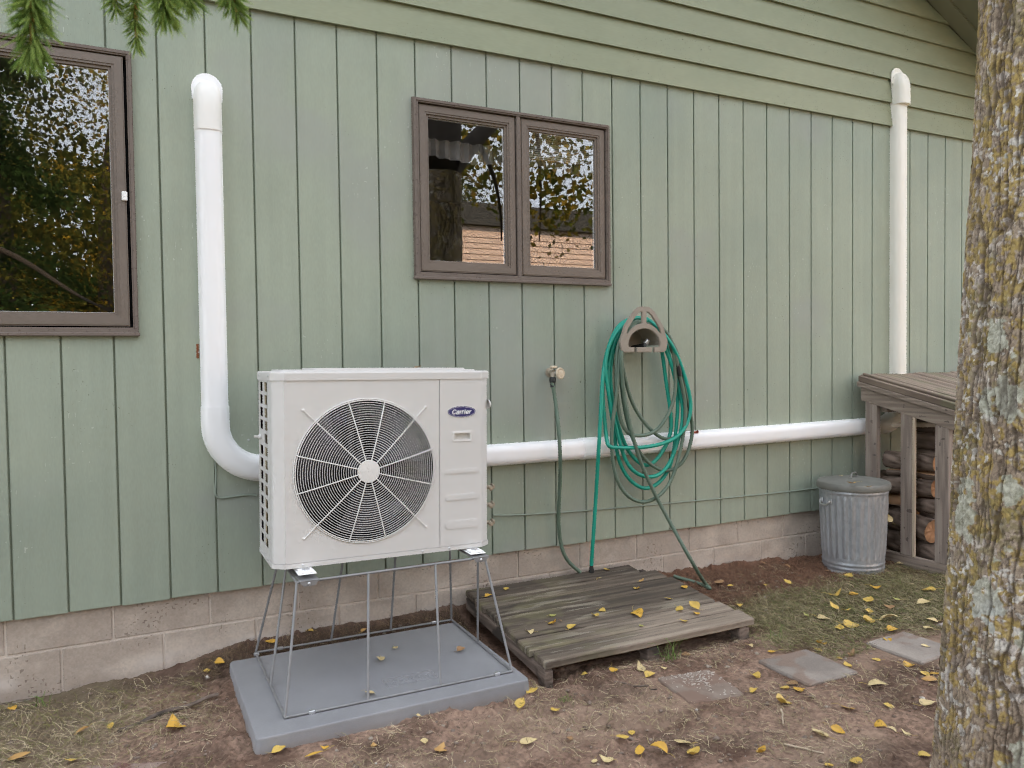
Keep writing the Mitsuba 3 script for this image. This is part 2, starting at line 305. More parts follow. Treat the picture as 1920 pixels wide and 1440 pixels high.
# ---------------------------------------------------------------- where things lie (metres)
TEAL = [(1.829, -0.05, -0.137), (1.828, -0.06, -0.063), (1.83, -0.075, 0.065), (1.842, -0.09, 0.314), (1.83, -0.135, 0.535), (1.851, -0.135, 0.809), (1.877, -0.12, 0.99), (1.924, -0.1, 1.128), (2.01, -0.085, 1.261), (2.115, -0.07, 1.307), (2.226, -0.06, 1.302), (2.306, -0.1, 1.221), (2.376, -0.1, 1.045), (2.423, -0.1, 0.85), (2.413, -0.1, 0.656), (2.388, -0.1, 0.495), (2.33, -0.1, 0.37), (2.2, -0.1, 0.3), (2.073, -0.1, 0.358), (1.992, -0.1, 0.49), (1.956, -0.1, 0.679), (1.922, -0.1, 0.928), (1.961, -0.1, 1.143), (2.074, -0.1, 1.28), (2.211, -0.06, 1.289), (2.286, -0.125, 1.173), (2.38, -0.125, 0.981), (2.442, -0.125, 0.753), (2.401, -0.125, 0.562), (2.307, -0.125, 0.407), (2.19, -0.125, 0.371), (2.068, -0.125, 0.425), (1.994, -0.125, 0.555), (1.933, -0.125, 0.774), (1.892, -0.125, 0.99), (1.915, -0.125, 1.142), (2.027, -0.125, 1.278), (2.208, -0.075, 1.301), (2.301, -0.085, 1.174), (2.347, -0.085, 0.949), (2.385, -0.085, 0.721), (2.376, -0.085, 0.608), (2.311, -0.085, 0.499), (2.204, -0.085, 0.435), (2.085, -0.085, 0.514), (2.004, -0.085, 0.675), (1.951, -0.085, 0.927), (1.998, -0.085, 1.174), (2.123, -0.085, 1.293), (2.219, -0.07, 1.308), (2.287, -0.155, 1.21), (2.388, -0.155, 1.07), (2.467, -0.155, 0.867), (2.475, -0.155, 0.738), (2.417, -0.155, 0.634), (2.305, -0.155, 0.576), (2.104, -0.155, 0.554), (1.925, -0.155, 0.565), (1.889, -0.155, 0.576), (1.885, -0.14, 0.606), (1.891, -0.11, 0.714), (1.885, -0.1, 0.898), (1.919, -0.09, 1.082), (2.013, -0.08, 1.221), (2.18, -0.06, 1.292)]
GREEN = [(2.21, -0.05, 1.283), (2.322, -0.15, 1.204), (2.392, -0.15, 1.013), (2.439, -0.15, 0.819), (2.434, -0.15, 0.659), (2.388, -0.15, 0.468), (2.287, -0.15, 0.29), (2.124, -0.15, 0.232), (1.993, -0.15, 0.304), (1.928, -0.15, 0.438), (1.911, -0.15, 0.624), (1.935, -0.15, 0.806), (1.962, -0.15, 0.989), (1.994, -0.15, 1.172), (2.077, -0.15, 1.268), (2.2, -0.075, 1.285), (2.314, -0.14, 1.204), (2.372, -0.14, 1.029), (2.371, -0.14, 0.853), (2.31, -0.14, 0.721), (2.212, -0.14, 0.637), (2.097, -0.14, 0.622), (2.033, -0.14, 0.641), (1.985, -0.14, 0.711), (1.957, -0.14, 0.866), (1.955, -0.14, 1.02), (1.979, -0.14, 1.173), (2.069, -0.14, 1.274), (2.203, -0.07, 1.282), (2.365, -0.115, 1.173), (2.46, -0.115, 0.914), (2.52, -0.115, 0.684), (2.51, -0.115, 0.554), (2.44, -0.115, 0.435), (2.319, -0.115, 0.398), (2.19, -0.115, 0.459), (2.095, -0.115, 0.579), (2.029, -0.115, 0.77), (1.998, -0.115, 0.988), (2.011, -0.115, 1.173), (2.109, -0.115, 1.273), (2.207, -0.065, 1.279), (2.361, -0.105, 1.141), (2.428, -0.105, 0.98), (2.475, -0.105, 0.784), (2.491, -0.105, 0.685), (2.433, -0.105, 0.607), (2.328, -0.105, 0.587), (2.199, -0.105, 0.667), (2.089, -0.105, 0.814), (2.031, -0.105, 0.987), (2.017, -0.105, 1.143), (2.101, -0.105, 1.261), (2.199, -0.055, 1.273), (2.103, -0.07, 1.262), (1.976, -0.165, 1.141), (1.981, -0.165, 0.928), (2.023, -0.165, 0.711), (2.081, -0.165, 0.522), (2.186, -0.17, 0.296), (2.29, -0.22, 0.073), (2.373, -0.3, -0.134), (2.566, -0.195, -0.314), (2.552, -0.234, -0.319), (2.544, -0.181, -0.312), (2.494, -0.103, -0.295), (2.429, -0.045, -0.274)]
SPIG = [(1.566, -0.075, 0.957), (1.569, -0.08, 0.921), (1.579, -0.085, 0.846), (1.575, -0.125, 0.7), (1.575, -0.14, 0.553), (1.596, -0.1, 0.397), (1.604, -0.07, 0.241), (1.617, -0.05, 0.084), (1.644, -0.045, -0.028), (1.688, -0.04, -0.096), (1.762, -0.035, -0.163)]
CABLE = [(1.222, -0.012, 0.221), (1.421, -0.01, 0.204), (1.826, -0.009, 0.187), (2.367, -0.009, 0.174), (3.06, -0.009, 0.161), (3.709, -0.009, 0.158)]
CABLE2 = [(-0.204, -0.006, 0.631), (-0.206, -0.006, 0.466), (-0.197, -0.008, 0.448), (-0.145, -0.008, 0.445), (-0.02, -0.01, 0.442)]
LEAVES = [
 ('centre', -0.105, -1.001, -0.339, 0.055, 'y'),
 ('centre', 0.005, -1.075, -0.341, 0.075, 'g'),
 ('centre', 0.037, -0.925, -0.339, 0.04, 'p'),
 ('centre', 0.053, -1.038, -0.34, 0.035, 'g'),
 ('centre', 0.213, -1.111, -0.339, 0.035, 'o'),
 ('centre', 0.428, -1.003, -0.336, 0.025, 'p'),
 ('centre', 0.386, -1.176, -0.336, 0.04, 'p'),
 ('centre', 0.422, -1.258, -0.335, 0.065, 'o'),
 ('centre', 0.642, -0.91, -0.339, 0.06, 'p'),
 ('centre', 0.835, -1.089, -0.343, 0.075, 'y'),
 ('centre', 0.711, -1.387, -0.334, 0.07, 'p'),
 ('centre', 0.937, -0.974, -0.34, 0.07, 'y'),
 ('centre', 0.93, -1.192, -0.343, 0.06, 'y'),
 ('centre', 0.878, -1.403, -0.34, 0.035, 'b'),
 ('centre', 0.859, -1.59, -0.338, 0.035, 'p'),
 ('centre', 0.909, -1.596, -0.34, 0.055, 'p'),
 ('centre', 1.044, -1.501, -0.343, 0.055, 'y'),
 ('centre', 1.112, -1.461, -0.344, 0.04, 'y'),
 ('centre', 1.037, -1.614, -0.342, 0.05, 'g'),
 ('centre', 1.109, -1.628, -0.342, 0.075, 'g'),
 ('centre', 1.223, -1.621, -0.341, 0.07, 'p'),
 ('centre', 1.202, -1.706, -0.342, 0.07, 'y'),
 ('deck', 1.122, -0.157, -0.178, 0.05, 'g'),
 ('deck', 1.253, -0.102, -0.173, 0.045, 'y'),
 ('deck', 1.119, -0.621, -0.222, 0.045, 'p'),
 ('deck', 1.313, -0.505, -0.211, 0.04, 's'),
 ('deck', 1.262, -0.594, -0.219, 0.055, 'g'),
 ('deck', 1.312, -0.577, -0.218, 0.025, 'b'),
 ('deck', 1.332, -0.661, -0.226, 0.065, 'y'),
 ('deck', 1.509, -0.591, -0.219, 0.065, 'y'),
 ('deck', 1.792, -0.188, -0.181, 0.035, 'p'),
 ('deck', 1.579, -0.549, -0.215, 0.042, 'y'),
 ('deck', 1.926, -0.067, -0.17, 0.045, 'y'),
 ('deck', 1.92, -0.374, -0.199, 0.05, 'y'),
 ('deck', 1.716, -0.657, -0.226, 0.09, 'g'),
 ('deck', 1.651, -0.777, -0.237, 0.03, 's'),
 ('deck', 2.011, -0.291, -0.191, 0.035, 'o'),
 ('deck', 1.99, -0.549, -0.215, 0.045, 'y'),
 ('deck', 1.953, -0.699, -0.229, 0.065, 'y'),
 ('deck', 2.176, -0.453, -0.206, 0.045, 'g'),
 ('deck', 1.887, -0.815, -0.241, 0.05, 'y'),
 ('deck', 2.041, -0.704, -0.23, 0.07, 'y'),
 ('deck', 2.002, -0.765, -0.235, 0.05, 'g'),
 ('deck front', 1.241, -0.916, -0.353, 0.035, 'y'),
 ('deck front', 1.363, -0.971, -0.341, 0.05, 'g'),
 ('deck front', 1.486, -1.007, -0.338, 0.055, 'p'),
 ('deck front', 1.483, -1.08, -0.339, 0.06, 'y'),
 ('deck front', 1.574, -1.057, -0.339, 0.055, 'p'),
 ('deck front', 1.793, -0.943, -0.348, 0.05, 'b'),
 ('deck front', 1.623, -1.233, -0.335, 0.05, 'y'),
 ('front right', 1.421, -1.811, -0.334, 0.055, 'g'),
 ('front right', 1.77, -1.564, -0.335, 0.09, 'y'),
 ('front right', 1.701, -1.815, -0.333, 0.075, 'p'),
 ('front right', 1.559, -1.985, -0.333, 0.04, 'y'),
 ('front right', 1.791, -1.824, -0.336, 0.06, 'g'),
 ('front right', 1.964, -1.732, -0.334, 0.07, 'g'),
 ('front right', 1.643, -2.02, -0.335, 0.065, 'y'),
 ('front right', 2.256, -1.628, -0.334, 0.085, 'p'),
 ('front right', 1.972, -1.865, -0.338, 0.05, 'g'),
 ('front right', 2.14, -1.773, -0.335, 0.06, 'y'),
 ('front right', 1.963, -1.919, -0.336, 0.04, 'p'),
 ('front right', 2.008, -1.947, -0.336, 0.04, 'p'),
 ('front right', 1.901, -2.097, -0.336, 0.045, 'y'),
 ('front right', 2.304, -1.83, -0.338, 0.08, 'p'),
 ('left', -1.013, -0.144, -0.352, 0.045, 'g'),
 ('left', -0.943, -0.597, -0.349, 0.08, 'o'),
 ('left', -0.774, -0.705, -0.348, 0.05, 'y'),
 ('left', -0.752, -0.474, -0.347, 0.06, 'o'),
 ('left', -0.656, -0.475, -0.346, 0.05, 'y'),
 ('left', -0.429, -0.622, -0.343, 0.095, 'g'),
 ('left', -0.271, -0.125, -0.324, 0.045, 'y'),
 ('left', -0.213, -0.092, -0.314, 0.05, 'g'),
 ('lid', 3.704, -0.212, 0.262, 0.03, 'p'),
 ('lid', 3.519, -0.447, 0.262, 0.06, 'o'),
 ('lid', 3.478, -0.611, 0.262, 0.035, 'o'),
 ('moss', 2.656, -0.21, -0.329, 0.08, 'b'),
 ('moss', 2.679, -0.267, -0.333, 0.05, 'y'),
 ('moss', 2.486, -0.553, -0.339, 0.06, 'y'),
 ('moss', 2.092, -1.051, -0.334, 0.045, 'p'),
 ('moss', 3.159, -0.054, -0.303, 0.035, 'b'),
 ('moss', 2.855, -0.377, -0.335, 0.03, 'y'),
 ('moss', 3.274, -0.152, -0.323, 0.045, 'b'),
 ('moss', 3.044, -0.373, -0.337, 0.05, 'y'),
 ('moss', 2.651, -0.878, -0.335, 0.035, 's'),
 ('moss', 2.719, -0.939, -0.336, 0.08, 'p'),
 ('moss', 3.486, -0.295, -0.333, 0.04, 'b'),
 ('moss', 2.91, -0.838, -0.34, 0.06, 'y'),
 ('moss', 3.109, -0.673, -0.34, 0.085, 'y'),
 ('moss', 2.68, -1.074, -0.335, 0.07, 'y'),
 ('moss', 2.926, -0.908, -0.341, 0.06, 'y'),
 ('moss', 3.483, -0.459, -0.335, 0.07, 'y'),
 ('moss', 2.774, -1.072, -0.339, 0.095, 'y'),
 ('moss', 3.228, -0.707, -0.341, 0.06, 'g'),
 ('moss', 2.894, -1.067, -0.34, 0.08, 'y'),
 ('moss', 3.193, -0.838, -0.342, 0.07, 'y'),
 ('moss', 3.041, -0.959, -0.342, 0.05, 'y'),
 ('moss', 3.428, -0.696, -0.339, 0.075, 'g'),
 ('moss', 3.212, -0.952, -0.343, 0.07, 'b'),
 ('moss', 3.025, -1.095, -0.344, 0.12, 'p'),
 ('moss', 2.893, -1.22, -0.336, 0.065, 'g'),
 ('moss', 3.351, -0.895, -0.341, 0.05, 's'),
 ('moss', 4.034, -0.402, -0.337, 0.06, 'p'),
 ('moss', 3.416, -1.01, -0.338, 0.08, 'p'),
 ('moss', 3.656, -0.875, -0.335, 0.09, 'y'),
 ('moss', 3.065, -1.293, -0.337, 0.065, 'p'),
 ('moss', 3.199, -1.216, -0.339, 0.065, 'p'),
 ('pad', 0.291, -0.81, -0.277, 0.055, 'p'),
 ('pad', 0.428, -0.481, -0.277, 0.06, 'p'),
 ('pad', 0.531, -0.384, -0.277, 0.045, 'p'),
 ('pad', 0.798, -0.548, -0.277, 0.05, 'b'),
 ('pad back', 0.023, -0.021, -0.275, 0.06, 'g'),
 ('pad back', 0.214, -0.005, -0.259, 0.04, 'y'),
 ('pad back', 0.476, -0.059, -0.29, 0.045, 'o'),
 ('stone2', 2.75, -1.301, -0.332, 0.05, 'g'),
 ('stone2', 2.83, -1.443, -0.332, 0.05, 'p'),
 ('stones', 1.765, -1.417, -0.333, 0.04, 'y'),
 ('stones', 1.874, -1.315, -0.336, 0.06, 'y'),
 ('stones', 2.149, -1.138, -0.335, 0.05, 'g'),
 ('stones', 1.887, -1.475, -0.333, 0.05, 'y'),
 ('stones', 1.964, -1.442, -0.334, 0.065, 'b'),
 ('stones', 1.94, -1.501, -0.334, 0.06, 'g'),
 ('stones', 2.366, -1.216, -0.336, 0.05, 'y'),
 ('stones', 2.438, -1.162, -0.334, 0.075, 'g'),
 ('stones', 2.365, -1.338, -0.336, 0.03, 'y'),
 ('stones', 2.328, -1.415, -0.334, 0.055, 'y'),
 ('stones', 2.464, -1.329, -0.336, 0.045, 'b'),
 ('stones', 2.503, -1.425, -0.334, 0.045, 'y'),
 ('stones', 2.577, -1.545, -0.333, 0.06, 'g'),
 ('stones', 2.539, -1.649, -0.333, 0.055, 'y'),
 ('stones', 2.496, -1.695, -0.333, 0.065, 'o'),
 ('stones', 2.583, -1.662, -0.333, 0.045, 'g'),
]
def wall_ground(x):
    return np.interp(x, [-3, -1.06, -.85, -.44, -.1, .3, .65, 1.04, 2.2, 2.8, 3.7, 5], [-.38, -.362, -.347, -.330, -.268, -.254, -.262, -.243, -.262, -.276, -.325, -.335])
def ground_height(x, y):
    x, y = np.asarray(x, float), np.asarray(y, float)
    base = -.338 - .012 * np.clip((-x - .1) / .8, 0, 1)
    near = np.exp(-np.clip(-y, 0, 50) / .13)
    far = np.clip((-y - 3.5) / 20, 0, 1)
    bump = meshkit.fbm(np.stack([x * 1.9, y * 1.9, 0 * x], -1), 3, 5) - .5
    mask = np.clip((3.6 - np.abs(x - 1.8)) / 3.0, 0, 1)
    pad = np.clip(np.maximum(np.abs(x - .38) - .55, np.abs(y + .56) - .4) / .12, 0, 1)
    deck = np.clip(np.maximum(np.abs(x - 1.64) - .55, np.abs(y + .45) - .4) / .15, 0, 1)
    return base + (wall_ground(x) - base) * near + .03 * bump * mask * pad - .2 * far - .025 * (1 - deck)
def surface(x, y):
    """the ground with its clods and hollows"""
    x, y = np.asarray(x, float), np.asarray(y, float)
    P = np.stack([x, y, 0 * x], -1)
    near = np.clip((y + 2.6) / .3, 0, 1)
    rough = (meshkit.fbm(P * 7, 4, 1) - .5) * .036 + (meshkit.fbm(P * 26, 3, 2) - .5) * .026 + np.maximum(meshkit.fbm(P * 60, 2, 6) - .55, 0) * .050 + (meshkit.fbm(P * 110, 2, 9) - .5) * .008
    calm = .40 + .60 * np.clip((meshkit.fbm(P * 1.7 + 9, 3, 3) - .42) / .2, 0, 1)
    st = np.ones_like(x)
    for a, b in ((2.16, -1.338), (2.785, -1.405), (1.605, -1.265), (3.33, -1.4), (-.6, -.855)):
        st = np.minimum(st, np.clip((np.maximum(np.abs(x - a), np.abs(y - b)) - .13) / .07, 0, 1))
    return ground_height(x, y) + rough * near * calm * st - .006 * (1 - st)

# ---------------------------------------------------------------- the ground
def spacing(parts):
    out = []
    for a, b, s in parts: out.append(np.arange(a, b, s))
    return np.concatenate(out + [[parts[-1][1]]])
def ground_mesh():
    gx = np.concatenate([-np.geomspace(220, 1.6, 34)[:-1], np.arange(-1.6, 4.6, .0095), 4.6 + np.geomspace(.06, 220, 36)])
    gy = np.concatenate([-np.geomspace(220, 2.25, 44)[:-1], np.arange(-2.25, .05, .0095), [.06, .3]])
    X, Y = np.meshgrid(gx, gy, indexing='ij')
    Z = surface(X, Y)
    nx, ny = X.shape
    i, j = np.meshgrid(np.arange(nx - 1), np.arange(ny - 1), indexing='ij')
    f = np.stack([i * ny + j, (i + 1) * ny + j, (i + 1) * ny + j + 1, i * ny + j + 1], -1).reshape(-1, 4)
    return tm(np.stack([X, Y, Z], -1).reshape(-1, 3), np.vstack([f[:, [0, 1, 2]], f[:, [0, 2, 3]]]))
obj('ground', ground_mesh(), 'mat_soil', smooth=True, kind='structure')

# ---------------------------------------------------------------- the house
PITCH_R = .52
X0, X1 = -4.6, 6.32
apex = (1.46, 5.50)
def roof_z(x): return apex[1] - PITCH_R * abs(x - apex[0])
house = thing('house', 'sage green board sided house wall on a tan block foundation', 'house')
W1 = (-1.76, -.509, 1.212, 2.45)      # outer edges of the casings: x0, x1, z0, z1
W2 = (.789, 2.0, 1.512, 2.437)
hole = unary_union([sg.box(w[0] + .012, w[2] + .012, w[1] - .012, w[3] - .012) for w in (W1, W2)])
BELT = 2.735
P_ = .2032
# vertical boards, their joints recessed
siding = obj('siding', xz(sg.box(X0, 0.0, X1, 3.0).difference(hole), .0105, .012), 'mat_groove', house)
rng = np.random.default_rng(4)
for i in range(-10, 31):
    x0, x1 = i * P_ + .0041, (i + 1) * P_ - .0041
    z0 = rng.uniform(-.003, .003)
    p = sg.box(x0, z0, min(x1, X1), BELT + .05).difference(hole)
    for g in getattr(p, 'geoms', [p]):
        if g.area < 1e-4: continue
        b = xz(g, 0.0, .0104)
        core = xz(g.buffer(-.0022, join_style=2), -.0018, .0018)     # eased edge
        obj('board', [b, core], 'mat_siding', siding)
obj('siding_panel', xz(sg.box(X0, 0.0, -10 * P_ - .005, BELT + .05).difference(hole), 0.0, .0104), 'mat_siding', house)
# lap boards of the gable
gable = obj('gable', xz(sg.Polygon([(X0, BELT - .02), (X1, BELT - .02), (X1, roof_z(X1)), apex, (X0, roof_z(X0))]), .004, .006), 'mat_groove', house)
EXPO = .1685
for k in range(16):
    za = BELT + k * EXPO; zb = za + EXPO + .022
    xa, xb = X0, X1
    poly = sg.box(X0, za, X1, zb).intersection(sg.Polygon([(X0, 0), (X1, 0), (X1, roof_z(X1) - .03), (apex[0], apex[1] - .03), (X0, roof_z(X0) - .03)]))
    if poly.is_empty: continue
    c = np.array(poly.exterior.coords)[:-1]
    m = xz(poly, 0, .012)
    v = m.vertices.copy()
    t = (v[:, 2] - za) / (zb - za)
    v[:, 1] += -.0225 + .0215 * t - (.0025 if k == 0 else 0) * (1 - t)
    m.vertices = v
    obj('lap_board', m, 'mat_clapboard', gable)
# foundation blocks, joints recessed
fnd = obj('foundation', box(X0, X1, .030, .2, -.75, .03), 'mat_mortar', house)
rng = np.random.default_rng(8)
for row, (za, xs) in enumerate(((-.158, -.645), (-.3612, -.8475), (-.5644, -.645))):
    for n in range(-3, 18):
        x = xs + n * .4064
        if x < -1.9 or x + .4 > 6.4: continue
        d = rng.uniform(-.0015, .0015)
        m = box(x + .0045, x + .4064 - .0045, .0245 + d, .06, za + .0045, za + .2032 - .0045, .003)
        obj('block', m, 'mat_block', fnd)
obj('foundation_wall', box(X0, -1.2, .026, .2, -.75, .02), 'mat_block', house)
# shell, roof
obj('back_wall', [box(X0, X1, 7.0, 7.1, -.7, 3.0), box(X0, X0 + .1, .05, 7.0, -.7, 3.0), box(X1 - .1, X1, .05, 7.0, -.7, 3.0)], 'mat_siding', house)
OV = .46
def roof_slab(xa, xb, ya, yb, t0, t1):
    v = []
    for x in (xa, xb):
        for y in (ya, yb):
            for t in (t0, t1): v.append((x, y, roof_z(x) + t))
    return trimesh.convex.convex_hull(np.array(v))
roof = obj('roof', [roof_slab(apex[0], X1 + .5, -OV - .02, 7.4, .10, .14), roof_slab(X0 - .5, apex[0], -OV - .02, 7.4, .10, .14)], 'mat_roof_dark', house)
for a, b in ((X0 - .5, apex[0] - .002), (apex[0] + .002, X1 + .5)):
    obj('soffit', roof_slab(a, b, -OV, .002, -.012, .0), 'mat_soffit', roof)
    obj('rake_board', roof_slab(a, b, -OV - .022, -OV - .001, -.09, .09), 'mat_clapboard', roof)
    obj('frieze', roof_slab(a, b, -.14, -.022, -.034, -.014), 'mat_soffit', roof)
# windows
def ring(x0, x1, z0, z1, l, r, b, t):
    return sg.box(x0, z0, x1, z1).difference(sg.box(x0 + l, z0 + b, x1 - r, z1 - t))
def window(w, sashes, mull):
    x0, x1, z0, z1 = w
    win = key('window', house); roots.add(win)
    cas = ring(x0, x1, z0, z1, .030, .022, .026, .022)
    obj('casing', [xz(cas, -.022, .07), xz(ring(x0 + .004, x1 - .003, z0 + .004, z1 - .003, .014, .012, .012, .012), -.027, .006)], 'mat_brown_casing', win)
    obj('sill', box(x0 - .004, x1 + .004, -.030, .0, z0 - .012, z0 + .004, .003), 'mat_brown_casing', win)
    inner = (x0 + .030, x1 - .022, z0 + .026, z1 - .022)
    obj('gap_shade_frame', xz(ring(x0 + .02, x1 - .015, z0 + .015, z1 - .012, .035, .035, .035, .035), .03, .05), 'mat_gap', win)  # dark ring behind the sash, the shade of the gap put into its colour
    for m in mull:
        obj('mullion', box(m - .0115, m + .0115, -.020, .05, inner[2] - .002, inner[3] + .002, .003), 'mat_brown_casing', win)
    for (sx0, sx1, yo, skew) in sashes:
        a, b, c, d = sx0, sx1, inner[2] + .006, inner[3] - .005
        f = .046
        R = rot([0, 0, 1], skew); piv = np.array([a, yo, 0])
        def put(m): return moved(moved(m, None, -piv), R, piv)
        s = obj('sash', put(cat_([xz(ring(a, b, c, d, f, f, f, f), yo, .04), xz(ring(a + f - .002, b - f + .002, c + f - .002, d - f + .002, .015, .015, .015, .015), yo + .009, .02),
                                  xz(ring(a + .006, b - .006, c + .006, d - .006, .03, .03, .03, .03), yo - .004, .005)])), 'mat_brown_frame', win)
        g = (a + f + .009, b - f - .009, c + f + .009, d - f - .009)
        obj('pane', put(tm([(g[0], yo + .020, g[2]), (g[1], yo + .020, g[2]), (g[1], yo + .020, g[3]), (g[0], yo + .020, g[3])], [(0, 1, 2), (0, 2, 3)])), 'mat_glass', win)
        obj('spacer', put(xz(ring(g[0], g[1], g[2], g[3], .007, .007, .007, .007), yo + .026, .012)), 'mat_spacer', win)
    return win
w1 = window(W1, [(W1[0] + .035, W1[1] - .034, -.008, -.35)], [])
w2 = window(W2, [(W2[0] + .034, 1.386, -.006, 0), (1.421, W2[1] - .027, -.006, 0)], [1.4035])
labels[w1] = {'label': 'large brown framed window at the left edge, its sash slightly ajar'}
labels[w2] = {'label': 'brown framed double casement window above the outdoor unit'}
obj('latch', [box(-.562, -.540, -.032, -.004, 1.795, 1.835, .003), dome((-.551, -.032, 1.815), .004, .003)], 'mat_white_paint', w1)
# the rooms behind the windows
room = obj('room', [box(X0 + .1, X1 - .1, 3.6, 3.7, 0, 2.7), box(X0 + .1, X1 - .1, .12, 3.6, -.02, .0), box(X0 + .1, X1 - .1, .12, 3.6, 2.70, 2.72), box(.1, .16, .12, 3.6, 0, 2.7)], 'mat_interior', house)
val = []
for i in range(60):
    x = .80 + i * .02; d = .018 * math.sin(i * 1.9) + .01 * math.sin(i * .7)
    val.append((x, .17 + d))
vv = [(x, y, z) for x, y in val for z in (2.19 + .012 * math.sin(x * 9), 2.29)]
obj('curtain', tm(vv, [f for i in range(59) for f in ((2 * i, 2 * i + 2, 2 * i + 3), (2 * i, 2 * i + 3, 2 * i + 1))]), 'mat_curtain', house)
obj('blind', [box(1.43, 1.97, .095, .118, 2.415 - .0125 * k, 2.4165 - .0125 * k) for k in range(16)], 'mat_blind', house, kind='stuff')

# ---------------------------------------------------------------- pad, stand, outdoor unit
PADZ = -.28
def pad_mesh():
    x0, x1, y0, y1, z0 = -.172, .930, -.966, -.160, -.40
    m = trimesh.creation.box((1, 1, 1))
    pr = sg.box(x0 + .006, y0 + .006, x1 - .006, y1 - .006).buffer(.012, quad_segs=4)
    rings = []
    for dz, off in ((z0, .010), (PADZ - .009, .0005), (PADZ - .003, -.001), (PADZ - .0008, -.0035), (PADZ, -.0075)):
        c = np.array(pr.buffer(off, join_style=1, quad_segs=4).exterior.coords)[:-1]
        t = np.linspace(0, 1, 161)[:-1]; L = np.r_[0, np.cumsum(np.linalg.norm(np.diff(np.vstack([c, c[:1]]), axis=0), axis=1))]; L /= L[-1]
        start = 0
        q = np.stack([np.interp(t, L, np.r_[c[:, k], c[0, k]]) for k in (0, 1)], 1)
        rings.append(np.column_stack([q, np.full(160, dz)]))
    v = np.vstack(rings + [[[.379, -.563, PADZ]]]); n = 160
    f = []
    for r in range(len(rings) - 1):
        for j in range(n):
            a, b = r * n + j, r * n + (j + 1) % n
            f += [(a, b, b + n), (a, b + n, a + n)]
    k = len(v) - 1
    f += [((len(rings) - 1) * n + j, (len(rings) - 1) * n + (j + 1) % n, k) for j in range(n)]
    m = tm(v, f)
    m.fix_normals(); return m
pad = thing('equipment_pad', 'dark grey moulded pad on the ground beneath the wire stand', 'equipment pad')
obj('slab', pad_mesh(), 'mat_pad', pad, smooth=35)
emb = unary_union([sg.box(.375, -.765, .600, -.685).difference(sg.box(.379, -.761, .596, -.689))])
e = [moved(ext(emb, .0009), None, (0, 0, PADZ - .0002))]
for a0 in (.0, .035, .075, .115, .150, .185):   # worn raised letters, unreadable
    e.append(moved(ext(sg.Point(.395 + a0, -.725).buffer(.019).difference(sg.Point(.395 + a0, -.725).buffer(.0145)).intersection(sg.box(.0, -.75 + .2 * (a0 % .07), 1, -.70)), .0011), None, (0, 0, PADZ - .0002)))
obj('raised_mark', e, 'mat_pad', pad)

stand = thing('equipment_stand', 'grey welded wire stand holding the outdoor unit above its pad', 'stand')
WR = .0054
zb = PADZ + WR + .001
B = {'bl': (-.058, -.118, zb), 'fl': (-.056, -.858, zb), 'fr': (.900, -.874, zb), 'br': (.918, -.132, zb)}
zt = .196
Tp = {'bl': (.035, -.26, zt), 'fl': (.024, -.718, zt), 'fr': (.846, -.722, zt), 'br': (.862, -.262, zt)}
def lerp(a, b, t): return tuple(np.asarray(a) * (1 - t) + np.asarray(b) * t)
def rod(a, b, r=WR): return tube(np.linspace(a, b, 3), r, 10)
for a, b in (('bl', 'fl'), ('fl', 'fr'), ('fr', 'br'), ('br', 'bl')):
    obj('base_rail', rod(B[a], B[b]), 'mat_steel_grey', stand, smooth=40)
    obj('top_rail', rod(Tp[a], Tp[b]), 'mat_steel_grey', stand, smooth=40)
for b_, t_ in ((B['bl'], Tp['bl']), (B['fl'], Tp['fl']), (B['fr'], Tp['fr']), (B['br'], Tp['br']), (lerp(B['bl'], B['fl'], .56), lerp(Tp['bl'], Tp['fl'], .42)),
               (lerp(B['fl'], B['fr'], .335), lerp(Tp['fl'], Tp['fr'], .355)), (lerp(B['fl'], B['fr'], .655), lerp(Tp['fl'], Tp['fr'], .715)),
               (lerp(B['fr'], B['br'], .52), lerp(Tp['fr'], Tp['br'], .18)), (lerp(B['bl'], B['br'], .36), lerp(Tp['bl'], Tp['br'], .36)), (lerp(B['bl'], B['br'], .665), lerp(Tp['bl'], Tp['br'], .665))):
    u = (np.array(t_) - b_); u /= np.linalg.norm(u)
    obj('leg', rod(tuple(np.array(b_) - (0, 0, WR * .4)), t_), 'mat_steel_grey', stand, smooth=40)
for a, b, t in (('fl', 'fr', .105), ('fl', 'fr', .925), ('bl', 'br', .115), ('bl', 'br', .90), ('bl', 'fl', .035)):
    c = np.array(lerp(B[a], B[b], t))
    obj('clip', [box(c[0] - .012, c[0] + .012, c[1] - .0075, c[1] + .0075, c[2] - .006, c[2] + .0075, .002)], 'mat_zinc', stand)
for x in (.062, .815):
    pl = [box(x - .030, x + .048, -.733, -.30, .199, .203, .001), box(x - .030, x + .048, -.733, -.7295, .180, .199)]
    pl[1].vertices[:, 0] += np.where(pl[1].vertices[:, 2] < .19, np.where(pl[1].vertices[:, 0] < x, .016, -.018), 0)
    br = obj('bracket', pl, 'mat_steel_grey', stand)
    obj('screw', dome((x + .008, -.733, .190), .0065, .004), 'mat_zinc', br, smooth=40)

